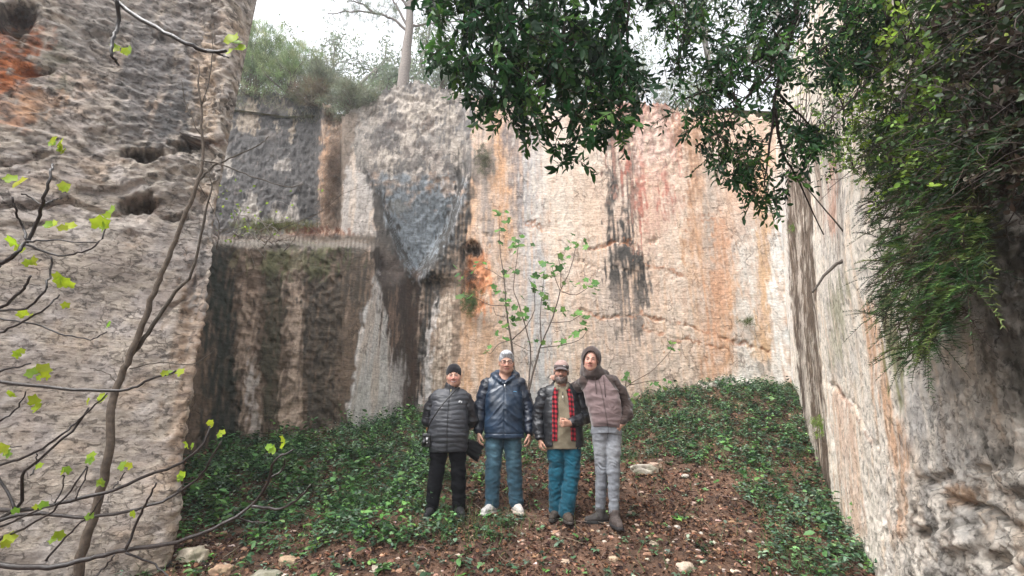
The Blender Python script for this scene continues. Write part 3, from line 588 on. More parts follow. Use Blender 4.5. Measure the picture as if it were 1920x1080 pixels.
# ================================================================= PEOPLE
def vA(*a): return np.array(a, dtype=np.float64)
class Vol:
    "a distance field on a grid; shapes are blended in and meshed as one surface"
    def __init__(s, lo, hi, h, axes=None):
        s.ax = axes or [np.arange(lo[i], hi[i]+h, h) for i in range(3)]
        s.d = np.full([len(a) for a in s.ax], .3, dtype=np.float32)
    def _sub(s, lo, hi, pad):
        sl = []
        for i in range(3):
            a = np.searchsorted(s.ax[i], lo[i]-pad); b = np.searchsorted(s.ax[i], hi[i]+pad); sl.append(slice(max(a, 0), min(b, len(s.ax[i]))))
        X = np.stack(np.meshgrid(s.ax[0][sl[0]], s.ax[1][sl[1]], s.ax[2][sl[2]], indexing='ij'), -1)
        return tuple(sl), X
    def put(s, f, lo, hi, k=.02, op='u'):
        sl, X = s._sub(lo, hi, .04+k)
        if X.size == 0: return s
        v = f(X); d = s.d[sl]
        if op == 'u':
            h = np.maximum(k-np.abs(d-v), 0)/k; s.d[sl] = np.minimum(d, v)-h*h*k*.25
        else:
            v = -v; h = np.maximum(k-np.abs(d-v), 0)/k; s.d[sl] = np.maximum(d, v)+h*h*k*.25
        return s
    def cap(s, a, b, ra, rb, k=.02, op='u', sq=None):
        a, b = vA(*a), vA(*b); r = max(ra, rb); ba = b-a; L = ba@ba+1e-9
        def f(X):
            q = X-a; h = np.clip((q@ba)/L, 0, 1); e = q-h[..., None]*ba
            if sq is not None: e = e/np.array(sq)
            return np.sqrt((e*e).sum(-1))-(ra+(rb-ra)*h)
        m = r*(max(sq) if sq is not None else 1)
        return s.put(f, np.minimum(a, b)-m, np.maximum(a, b)+m, k, op)
    def chain(s, pts, rs, k=.02, sq=None):
        for i in range(len(pts)-1): s.cap(pts[i], pts[i+1], rs[i], rs[i+1], k, sq=sq)
        return s
    def ell(s, c, r, k=.02, op='u', M=None):
        c, r = vA(*c), vA(*r)
        def f(X):
            q = X-c
            if M is not None: q = q@M
            k0 = np.sqrt(((q/r)**2).sum(-1)); k1 = np.sqrt(((q/r**2)**2).sum(-1))+1e-9; return k0*(k0-1)/k1
        m = r if M is None else np.full(3, r.max())
        return s.put(f, c-m, c+m, k, op)
    def loft(s, K, k=.03, n=2.5, op='u'):
        "K rows: z, half width, half depth, cx, cy"
        K = np.array(K, float)
        def f(X):
            z = X[..., 2]; a = np.interp(z, K[:, 0], K[:, 1]); b = np.interp(z, K[:, 0], K[:, 2]); cx = np.interp(z, K[:, 0], K[:, 3]); cy = np.interp(z, K[:, 0], K[:, 4])
            q = (np.abs((X[..., 0]-cx)/a)**n+np.abs((X[..., 1]-cy)/b)**n)**(1/n)
            return np.maximum((q-1)*np.minimum(a, b), np.maximum(K[0, 0]-z, z-K[-1, 0]))
        m = max(K[:, 1].max(), K[:, 2].max())
        return s.put(f, (K[:, 3].min()-K[:, 1].max(), K[:, 4].min()-K[:, 2].max(), K[0, 0]), (K[:, 3].max()+K[:, 1].max(), K[:, 4].max()+K[:, 2].max(), K[-1, 0]), k, op)
    def half(s, p, n, op='s', k=.01, lo=None, hi=None):
        "remove everything on the side n points to"
        p, n = vA(*p), vA(*n); n = n/np.linalg.norm(n)
        lo = lo if lo is not None else [a[0] for a in s.ax]; hi = hi if hi is not None else [a[-1] for a in s.ax]
        return s.put(lambda X: -((X-p)@n), lo, hi, k, op)
    def mesh(s):
        d = s.d; g = d < 0; c = g[:-1, :-1, :-1].astype(np.int8)*0
        nx, ny, nz = d.shape
        for i in (0, 1):
            for j in (0, 1):
                for k in (0, 1): c = c+g[i:nx-1+i, j:ny-1+j, k:nz-1+k]
        mask = (c > 0) & (c < 8); I = np.argwhere(mask); idx = np.full(mask.shape, -1, np.int32); idx[mask] = np.arange(len(I))
        acc = np.zeros((len(I), 3)); cnt = np.zeros(len(I))
        A = [np.asarray(a) for a in s.ax]
        def val(o): return d[I[:, 0]+o[0], I[:, 1]+o[1], I[:, 2]+o[2]]
        def pos(o): return np.stack([A[q][I[:, q]+o[q]] for q in range(3)], 1)
        cr = [(i, j, k) for i in (0, 1) for j in (0, 1) for k in (0, 1)]
        for o1 in cr:
            for ax in range(3):
                if o1[ax]: continue
                o2 = list(o1); o2[ax] = 1; v1, v2 = val(o1), val(o2); x = (v1 < 0) != (v2 < 0); t = np.where(x, v1/(v1-v2+1e-12), 0)[:, None]
                acc += np.where(x[:, None], pos(o1)*(1-t)+pos(o2)*t, 0); cnt += x
        V = acc/cnt[:, None]; F = []
        for ax in range(3):
            u, w_ = (ax+1) % 3, (ax+2) % 3
            sl1 = [slice(None)]*3; sl2 = [slice(None)]*3; sl1[ax] = slice(0, -1); sl2[ax] = slice(1, None)
            x = g[tuple(sl1)] != g[tuple(sl2)]; E = np.argwhere(x)
            E = E[(E[:, u] > 0) & (E[:, w_] > 0) & (E[:, u] < d.shape[u]-1) & (E[:, w_] < d.shape[w_]-1)]
            if not len(E): continue
            def cell(du, dw):
                q = E.copy(); q[:, u] -= du; q[:, w_] -= dw; return idx[q[:, 0], q[:, 1], q[:, 2]]
            f = np.stack([cell(1, 1), cell(0, 1), cell(0, 0), cell(1, 0)], 1)
            ins = g[E[:, 0], E[:, 1], E[:, 2]]; f[~ins] = f[~ins][:, ::-1]; F.append(f)
        F = np.concatenate(F); F = F[(F >= 0).all(1)]
        return V, F
def vnorm(V, F):
    n = np.cross(V[F[:, 2]]-V[F[:, 0]], V[F[:, 3]]-V[F[:, 1]]); N_ = np.zeros_like(V)
    for i in range(4): np.add.at(N_, F[:, i], n)
    return N_/(np.linalg.norm(N_, axis=1)[:, None]+1e-12)
def garment(name, vol, mat, parent, col, folds=None):
    V, F = vol.mesh()
    if folds is not None: V = V+vnorm(V, F)*folds(V)[:, None]
    c = col(V) if callable(col) else np.broadcast_to(np.array(col, float), V.shape)
    return mk(name, V, F, mat, parent, c)
def const(c): return lambda V: np.broadcast_to(np.array(c, float), V.shape).copy()
def hand(vol, w_, d, t, palm, curl=(25, 35, 30), spread=.25, s=1.):
    "palm of three blended rays, four unequal jointed fingers and a thumb; t points to the thumb side"
    w_, d, t, palm = [vA(*x) for x in (w_, d, t, palm)]; d /= np.linalg.norm(d); t -= d*(t@d); t /= np.linalg.norm(t); pn = np.cross(d, t); pn *= np.sign(pn@palm)
    vol.cap(w_-d*.012, w_+d*.012, .025*s, .023*s, .01)
    for o in (-.024, -.008, .008, .024):
        vol.cap(w_+t*o*.7+d*.01, w_+d*.085*s+t*o*s, .015*s, .0125*s, .012)
    for o, L, r in ((.029, .068, .0088), (.010, .078, .0092), (-.010, .072, .0088), (-.028, .055, .0078)):
        p = w_+d*.085*s+t*o*s; dr = d+t*o*spread*8*.3; dr /= np.linalg.norm(dr); a = 0
        for k, (fr, cu) in enumerate(zip((.44, .31, .25), curl)):
            a += R(cu); q = p+(dr*math.cos(a)+pn*math.sin(a))*L*fr*s; vol.cap(p, q, r*s*(1-.1*k), r*s*(.9-.1*k), .003); p = q
    p0 = w_+d*.022*s+t*.02*s; p1 = p0+(d*.75+t*.55+pn*.35)*.042*s; p2 = p1+(d*.9+t*.2+pn*.45)*.030*s; p3 = p2+(d*.9+t*.0+pn*.5)*.024*s
    vol.cap(p0, p1, .015*s, .012*s, .01); vol.cap(p1, p2, .0115*s, .0105*s, .004); vol.cap(p2, p3, .0105*s, .0085*s, .004)
class Head:
    def __init__(s, c, yaw=0, pitch=0, roll=0, sc=1.):
        s.c = vA(*c); s.M = np.array((Matrix.Rotation(R(yaw), 3, 'Z') @ Matrix.Rotation(R(pitch), 3, 'X') @ Matrix.Rotation(R(roll), 3, 'Y'))); s.sc = sc
    def w(s, *p): return s.c+s.M@(vA(*p)*s.sc)
    def loc(s, V): return (V-s.c)@s.M/s.sc
    def e(s, vol, c, r, k=.02, op='u'): vol.ell(s.w(*c), vA(*r)*s.sc, k, op, M=s.M)
    def build(s, v, full=1., nose=1., jaw=1.):
        e = s.e
        e(v, (0, .018, .03), (.074, .094, .088)); e(v, (0, -.022, -.035), (.064*full, .066, .083), .03); e(v, (0, -.045, -.095), (.034*jaw, .036, .026), .035)
        for q in (-1, 1):
            e(v, (q*.034*full, -.058, -.032), (.028*full, .026, .030), .025); e(v, (q*.045*jaw, -.01, -.075), (.026, .045, .028), .03)
            e(v, (q*.031, -.094, .000), (.017, .014, .0095), .012, 's'); e(v, (q*.077, .012, -.008), (.011, .020, .032), .008); e(v, (q*.083, .004, -.008), (.006, .009, .018), .006, 's')
            e(v, (q*.031, -.0865, .0205), (.020, .008, .006), .010); e(v, (q*.013*nose, -.096, -.040), (.0095, .010, .008), .008)
        v.cap(s.w(0, -.084, .010), s.w(0, -.108*nose**.3, -.034), .0085*s.sc, .0125*nose*s.sc, .010)
        e(v, (0, -.087, -.063), (.024, .0095, .0052), .008); e(v, (0, -.085, -.0755), (.020, .010, .0062), .008); e(v, (0, -.0955, -.0685), (.026, .006, .0022), .004, 's')
    def paint(s, V, c, lip=(.40, .15, .13), brow=(.10, .07, .05), smile=0, ruddy=.3, beard=None):
        q = s.loc(V); x, y, z = q.T; inh = (np.abs(x) < .1) & (z > -.13) & (z < .14) & (y < .12) & (np.abs(y) < .13)
        n = fbm(q, 35, 3, 3)
        def mx(m, col): 
            m = (np.clip(m, 0, 1)*inh)[:, None]; c[:] = c*(1-m)+np.array(col)*m
        mx(ruddy*np.exp(-(((np.abs(x)-.036)/.022)**2+((z+.03)/.022)**2))*(y < -.03), (.55, .20, .16)); mx(ruddy*.9*np.exp(-((x/.014)**2+((z+.034)/.014)**2))*(y < -.09), (.52, .20, .16))
        if beard is not None:
            m = sst(-.035, -.055, z+.25*np.abs(y+.02)*0)*(y < .03)*1.; m = np.maximum(m, sst(.052, .062, np.abs(x))*(z < .0)*(y < .02)*(y > -.06))
            mx(m*(.8+.3*n), beard)
        ml = -.070+smile*(x/.026)**2*.009; wd = .026+.007*smile; th = .0085+.0015*smile
        mx((1-sst(th-.001, th+.002, np.abs(z-ml)))*(1-sst(wd-.003, wd+.003, np.abs(x)))*(y < -.05), lip)
        if smile: mx((1-sst(.0030, .0045, np.abs(z-ml)))*(1-sst(.024, .029, np.abs(x)))*(y < -.05), (.66, .60, .54))
        else: mx((1-sst(.0008, .0022, np.abs(z-ml)))*(1-sst(.02, .024, np.abs(x)))*(y < -.06), (.12, .04, .035))
        mx((1-sst(.003, .0062, np.abs(z-.0225-.003*np.cos(x*60))))*(1-sst(.014, .018, np.abs(np.abs(x)-.031)))*(y < -.06)*(.8+.5*n), brow)
        mx((1-sst(.5, 1.1, np.hypot((np.abs(x)-.031)/.020, (z-.001)/.012)))*(y < -.05)*.45, (.30, .15, .11))
        return c
    def eyes(s, parent, squint=0):
        for q in (-1, 1):
            g = Geo(); c = s.w(q*.031, -.0775, .001); r = .0118*s.sc; th = np.linspace(0, math.pi, 13); ph = np.linspace(0, 2*math.pi, 17)[:-1]
            D = np.stack([np.sin(th)[:, None]*np.cos(ph), np.sin(th)[:, None]*np.sin(ph), np.repeat(np.cos(th)[:, None], 16, 1)], -1).reshape(-1, 3)
            f = s.M@vA(0, -1, 0); k = D@f; col = np.where((k > .93)[:, None], (.01, .01, .01), np.where((k > .80)[:, None], (.09, .06, .04), (.6, .57, .54)))
            F = np.array([[i*16+j, i*16+(j+1) % 16, (i+1)*16+(j+1) % 16, (i+1)*16+j] for i in range(12) for j in range(16)])[:, ::-1]
            g.add(c+D*r, F, col); g.build('eye', M_eye, parent)
            # eyelids
            l = Geo()
            for zz, sg in ((.0052-squint*.0045, 1), (-.0062+squint*.003, -1)):
                l.tube([s.w(q*.031+dx, -.0885+abs(dx)*.35, .001+zz-sg*(dx/.015)**2*.0045) for dx in (-.015, -.008, 0, .008, .015)], .0024*s.sc, 6, (.36, .19, .14))
            l.build('eyelid', M_skin, parent)
M_skin = mat_col('skin', .5, .35, 60, .93, 1.06, .1, 200)
M_eye = mat_col('eye', .15, .5, 10, 1, 1)
SK = (.53, .305, .225)
BAX = lambda x, y, top, hz: [np.arange(x[0], x[1], .004), np.arange(y[0], y[1], .0045), np.unique(np.concatenate([np.arange(-.03, hz[0], .012), np.arange(hz[0], hz[1], .004), np.arange(hz[1], top-.30, .010), np.arange(top-.30, top+.03, .0035)]).round(4))]
def legs(v, hips, knees, ankles, rs, k=.03, top=None):
    for h, kn, an in zip(hips, knees, ankles):
        m1 = tuple((vA(*h)*.5+vA(*kn)*.5)); m2 = tuple(vA(*kn)*.6+vA(*an)*.4)
        v.chain([h, m1, kn, m2, an], rs, k)
def foldfn(base=.003, knees=(), amp=.006, per=.045, hem=None, f=(9, 9, 16)):
    "cloth creases: soft broad folds plus stacked ones round the joints"
    def fn(V):
        gate = sst(-.35, .35, fbm(V, (4, 4, 6), 2, 541)); d = base*fbm(V, f, 4, 500)+base*1.2*(1-2*np.abs(fbm(V, np.array(f)*.7, 2, 510)))
        for (x, y, z, rz) in knees:
            wt = np.exp(-((V[:, 2]-z)/rz)**2)*np.exp(-(((V[:, 0]-x)/.14)**2)); ph = V[:, 2]/per*.8+1.6*fbm(V, 7, 2, 520)+(V[:, 0]-x)*6*np.sign(noise(V, 3, 555))
            d = d+.65*amp*wt*gate*np.sin(2*math.pi*ph)*(.6+.6*noise(V, 13, 531))
        return d
    return fn
def shoe(parent, a, toe_dir, mat, col, sole_col, s=1., ank=.045, name='shoe'):
    "a: ankle ground point"
    a = vA(*a); f = vA(toe_dir[0], toe_dir[1], 0); f /= np.linalg.norm(f); sd = vA(-f[1], f[0], 0)
    lo = a-.22; hi = a+.24; hi[2] = a[2]+.16; lo[2] = a[2]-.02
    v = Vol(lo, hi, .0055)
    v.cap(a-f*.05+vA(0, 0, .05), a+f*.06+vA(0, 0, .048), .042*s, .044*s, .02); v.cap(a+f*.06+vA(0, 0, .045), a+f*.155*s+vA(0, 0, .036), .046*s, .034*s, .02)
    v.cap(a+vA(0, 0, .06), a+vA(0, 0, .13), .050, ank, .02); v.half((a[0], a[1], a[2]+.018), (0, 0, -1), 's', .004)
    o = garment(name, v, mat, parent, col, lambda V: .0022*fbm(V, 40, 2, 7))
    v = Vol(lo, hi, .0055)
    v.cap(a-f*.052+vA(0, 0, .015), a+f*.06+vA(0, 0, .015), .046*s, .048*s, .03); v.cap(a+f*.06+vA(0, 0, .015), a+f*.158*s+vA(0, 0, .015), .050*s, .037*s, .02)
    v.half((a[0], a[1], a[2]+.026), (0, 0, 1), 's', .004); v.half((a[0], a[1], a[2]-.004), (0, 0, -1), 's', .004)
    garment('sole', v, mat, o, sole_col)
    g = Geo()
    for t in (.045, .065, .085, .105):
        z = a[2]+.092-(t-.04)*.25
        c = a+f*t; c[2] = z; g.tube([c-sd*.022-vA(0, 0, .012), c+vA(0, 0, .004), c+sd*.022-vA(0, 0, .012)], .0032, 5, np.array(sole_col)*.8)
    g.build('laces', mat, o)
    return o
def root(px, py, Y, label, cat='person', **k):
    p = atY(px, py, Y); return empty('person', (p.x, Y, gz(p.x, Y)-.005), **k, label=label, cat=cat)
M_nylon = mat_col('wet_nylon', .4, .5, 14, .75, 1.25, .25, 60, coat=.15, bdist=.006)
M_quilt = mat_col('quilted_nylon', .5, .45, 12, .85, 1.15, .2, 90, bdist=.004)
M_leather = mat_col('black_leather', .42, .5, 12, .7, 1.3, .3, 70, coat=.1, bdist=.006)
M_denim = mat_col('denim', .9, .2, 25, .78, 1.2, .3, 260, sheen=.1, bdist=.003)
M_fleece = mat_col('fleece', .95, .1, 18, .88, 1.1, .4, 180, sheen=.3, bdist=.004)
M_wool = mat_col('knit_wool', .95, .1, 40, .85, 1.15, .4, 220, sheen=.2, bdist=.004)
M_shoe = mat_col('shoe_upper', .7, .3, 50, .6, 1.25, .2, 120, bdist=.003)
M_hair = mat_col('hair', .6, .3, 90, .6, 1.35, .8, 160, stretch=(1, .4, .3), bdist=.006)
M_metal = mat_col('dark_metal', .3, .5, 10, 1, 1, metal=.6)
M_plas = mat_col('black_plastic', .35, .5, 20, .8, 1.2)

def torso_body(v, H, top):
    s = H/1.75
    v.loft([(.86*s, .14, .10, 0, 0), (1.0*s, .15, .10, 0, 0), (1.2*s, .15, .10, 0, 0), (1.34*s, .145, .095, 0, .01), (1.41*s, .10, .065, 0, .01), (1.46*s, .06, .055, 0, .01)], .04)

# ---------------------------------------------------------------- man in black beanie
def man_beanie():
    r = root(836, 962, 5.5, 'smiling man in a black beanie and grey padded jacket, arms behind his back')
    hd = Head((.035, -.02, 1.495), yaw=4, pitch=4, roll=-3, sc=1.03)
    v = Vol(None, None, 0, BAX((-.36, .36), (-.28, .30), 1.64, (.78, .98)))
    legs(v, [(-.09, 0, .84), (.09, 0, .84)], [(-.115, -.01, .45), (.115, .01, .46)], [(-.155, .0, .08), (.13, .06, .08)], (.085, .07, .055, .05, .038))
    torso_body(v, 1.6, 0)
    v.chain([(-.17, .01, 1.26), (-.235, .05, 1.01), (-.07, .17, .90)], (.05, .042, .03)); v.chain([(.17, .01, 1.26), (.235, .05, 1.01), (.07, .18, .88)], (.05, .042, .03))
    hand(v, (-.07, .17, .90), (.9, .1, -.15), (0, .0, 1), (0, -1, 0), (40, 50, 30)); hand(v, (.07, .18, .88), (-.9, .05, -.1), (0, 0, 1), (0, -1, 0), (50, 60, 30))
    v.chain([(0, .015, 1.30), (.02, .005, 1.37), tuple(hd.w(0, .025, -.06))], (.085, .062, .06), .03); hd.build(v, 1.10, 1.05, 1.05)
    for a, f in (((-.155, .0), (-.15, -1)), ((.13, .06), (.35, -1))): v.cap((a[0], a[1], .05), (a[0]+f[0]*.1, a[1]+f[1]*.1, .03), .035, .025, .02)
    V, F = v.mesh(); c = const(SK)(V); hd.paint(V, c, smile=1, ruddy=.75, brow=(.35, .2, .14)); b = mk('body', V, F, M_skin, r, c)
    hd.eyes(r, .95)
    # beanie
    h = Vol((-.12, -.15, 1.42), (.2, .16, 1.66), .004)
    hd.e(h, (0, .022, .040), (.087, .106, .098)); h.put(lambda X: (lambda q: -(q[..., 2]-(-.028+np.clip(-q[..., 1], -.02, 1)*.72)-.018*np.cos(q[..., 0]*20)))(((X-hd.c)@hd.M)/hd.sc)*-1*-1, (-.12, -.15, 1.42), (.2, .16, 1.66), .006, 'u') if 0 else None
    q = lambda X: ((X-hd.c)@hd.M)/hd.sc
    h.put(lambda X: (lambda p: p[..., 2]-(-.045+.95*np.clip(-p[..., 1]+.01, 0, 1)-9*np.clip(np.abs(p[..., 0]), 0, .07)**2*1.3))(q(X)), (-.12, -.15, 1.42), (.2, .16, 1.66), .006, 's')
    garment('beanie', h, M_wool, r, (.012, .011, .014), lambda V: .0015*np.sin(q(V)[:, 0]*500)+.002*fbm(V, 20, 2, 3))
    # jacket body with quilting
    j = Vol((-.34, -.30, .60), (.34, .26, 1.42), .006)
    j.loft([(.655, .205, .135, .0, -.01), (.70, .215, .15, 0, -.015), (.85, .225, .172, 0, -.03), (1.0, .22, .17, 0, -.03), (1.15, .205, .15, 0, -.02), (1.25, .185, .125, 0, -.005), (1.30, .145, .10, 0, .0), (1.33, .10, .075, .0, .0)], .03, 2.4)
    j.cap((-.13, .0, 1.265), (.13, 0, 1.265), .075, .075, .05); j.chain([(-.13, .0, 1.26), (-.18, .01, 1.225)], (.07, .07), .04); j.chain([(.13, .0, 1.26), (.18, .01, 1.225)], (.07, .07), .04)
    j.chain([(0.005, -.005, 1.30), (.012, -.01, 1.375)], (.088, .078), .02); j.cap((.02, -.012, 1.34), (.03, -.02, 1.50), .062, .066, .008, 's')
    def quilt(V):
        z = V[:, 2]+.018*np.abs(V[:, 0])*3*0-.25*np.abs(V[:, 0])*(V[:, 2] > 1.08)*(V[:, 2]-1.08)*2; w_ = np.clip((V[:, 2]-.66)/.02, 0, 1)*(V[:, 2] < 1.31)
        return w_*(.0042*np.abs(np.sin(math.pi*z/.05+1.2*noise(V, 5, 9)))-.003)+.0065*fbm(V, (6, 6, 15), 3, 31)-.006*np.exp(-((V[:, 0]-.01)/.006)**2)*(V[:, 1] < 0)
    garment('jacket', j, M_quilt, r, lambda V: np.where((V[:, 2] > 1.335)[:, None], (.02, .02, .024), (.040, .042, .050))*(1-.6*(np.abs(V[:, 0]-.01) < .006)*(V[:, 1] < 0))[:, None], quilt)
    for s_ in (-1, 1):
        k = Vol((-.38, -.15, .80), (.38, .30, 1.36), .006)
        k.chain([(s_*.175, .01, 1.235), (s_*.225, .03, 1.13), (s_*.258, .055, .995), (s_*.17, .125, .915), (s_*.07, .17, .90)], (.074, .070, .064, .056, .045), .03)
        garment('sleeve', k, M_nylon, r, (.012, .012, .016), foldfn(.004, [(s_*.25, .05, 1.0, .12)], .006, .04))
    t = Vol((-.30, -.22, .02), (.30, .24, .92), .007)
    t.loft([(.70, .185, .135, 0, -.005), (.9, .18, .13, 0, 0)], .03); legs(t, [(-.095, 0, .80), (.095, 0, .80)], [(-.118, -.01, .45), (.118, .01, .46)], [(-.158, .01, .075), (.132, .065, .075)], (.102, .092, .078, .076, .066), .025)
    garment('trousers', t, mat_col('black_cotton', .95, .1, 20, .7, 1.3, .2, 120), r, (.008, .008, .010), foldfn(.004, [(-.12, 0, .45, .1), (.12, 0, .45, .1), (-.155, 0, .12, .09), (.13, 0, .12, .09)], .007))
    shoe(r, (-.158, .0, 0), (-.15, -1), M_shoe, (.015, .015, .017), (.03, .03, .032)); shoe(r, (.132, .055, 0), (.35, -1), M_shoe, (.015, .015, .017), (.03, .03, .032))
    # zip pull, chest emblem: quarter dome of arcs beside three short bars
    g = Geo(); g.tube([(.018, -.098, 1.335), (.017, -.112, 1.305)], .004, 6, (.7, .6, .35)); g.build('zip_pull', M_metal, r)
    M_print = mat_col('white_print', .7, .2, 20, .95, 1.05)
    def onj(x, z): return (x, -.155-.012*(1.2-z)*5+.35*(x-.0)**2*2, z)
    for k_, rr in enumerate((.012, .019, .026)):
        e = Geo(); e.tube([onj(.135-.8*rr*math.cos(a), 1.185+.8*rr*math.sin(a)) for a in np.linspace(0, math.pi/2, 6)], .0022, 5, (.75, .75, .77)); e.build('emblem_arc', M_print, r)
        e = Geo(); z_ = 1.183+k_*.009; e.tube([onj(.139, z_-.002*k_), onj(.146, z_-.002*k_), onj(.153, z_-.002*k_)], .0024, 5, (.75, .75, .77)); e.build('emblem_bar', M_print, r)
    # camera bag with its strap over the chest: a thing of its own
    bp = r.location
    b = empty('camera_bag', (bp.x-.225, bp.y-.10, bp.z+.78), label='small black camera bag hanging at the hip of the man in the beanie', cat='bag')
    k = Vol((-.08, -.09, -.09), (.08, .09, .10), .005)
    k.loft([(-.07, .05, .045, 0, 0), (.06, .052, .047, 0, 0)], .01, 5); k.loft([(.045, .056, .051, 0, 0), (.075, .050, .045, 0, 0)], .006, 4); k.cap((-.02, -.05, -.02), (-.02, -.058, -.02), .028, .028, .01)
    garment('pouch', k, M_plas, b, (.012, .012, .013), lambda V: .0015*fbm(V, 30, 2, 3))
    g = Geo(); off = vA(.225, .10, -.78)
    def st(x, y, z): return vA(x, y, z)+off
    sp = [st(-.225, -.13, .85), st(-.19, -.195, .95), st(-.11, -.222, 1.08), st(-.02, -.192, 1.21), (st(.05, -.150, 1.29)), st(.09, -.07, 1.352), st(.10, .03, 1.345), st(.0, .13, 1.22), st(-.16, .16, 1.0), st(-.225, -.05, .85)]
    g.tube(sp, .008, 6, (.010, .010, .011), 5); g.build('strap', M_plas, b)
    g = Geo(); g.tube([(.01, -.066, .0), (.01, -.068, .03)], .011, 6, (.6, .6, .62)); g.tube([(.012, -.066, -.03), (.012, -.068, -.018)], .006, 6, (.5, .5, .5)); g.build('tag', mat_col('white_tag', .5, .3, 20, .9, 1), b)
    # folded umbrella held behind the back
    u = empty('umbrella', (bp.x, bp.y+.20, bp.z+.86), label='closed black umbrella held behind the back of the man in the beanie', cat='umbrella')
    A, B_ = vA(-.14, 0, .02), vA(.34, .02, -.20); ax = (B_-A)/np.linalg.norm(B_-A); g = Geo()
    up = vA(0, 0, 1)-ax*ax[2]; up /= np.linalg.norm(up); sd = np.cross(ax, up); n = 40; tt = np.linspace(0, 1, 14)
    rad = np.interp(tt, [0, .1, .5, .86, 1], [.012, .024, .055, .095, .105]); V = []
    for i, t_ in enumerate(tt):
        for k2 in range(n):
            a = k2/n*2*math.pi; rr = rad[i]*(1-.30*abs(math.sin(a*4))*t_-.10*(t_**2)*0); V.append(A+(B_-A)*t_*(1+.06*abs(math.cos(a*4))*(i == 13))+(up*math.cos(a)*1.0+sd*math.sin(a)*.6)*rr+up*-.02*t_)
    F = np.array([[i*n+j, i*n+(j+1) % n, (i+1)*n+(j+1) % n, (i+1)*n+j] for i in range(13) for j in range(n)])
    g.add(np.array(V), F, (.010, .010, .012)); g.add(np.array(V)+0, F[:, ::-1], (.010, .010, .012)) if 0 else None
    g.build('canopy', mat_col('umbrella_fabric', .6, .3, 20, .8, 1.2), u)
    g = Geo(); g.tube([A-ax*.05, B_+ax*.03], .006, 6, (.1, .1, .1)); g.build('shaft', M_metal, u)
    g = Geo(); hp = [A-ax*.02, A-ax*.07, A-ax*.11]+[A-ax*(.11+.045*math.sin(a))+vA(0, -.01, -.045*(1-math.cos(a))) for a in (R(45), R(90), R(135), R(175))]
    g.tube(hp, .012, 8, (.28, .12, .05), 4); g.build('handle', mat_col('varnished_wood', .35, .5, 20, .8, 1.2), u)
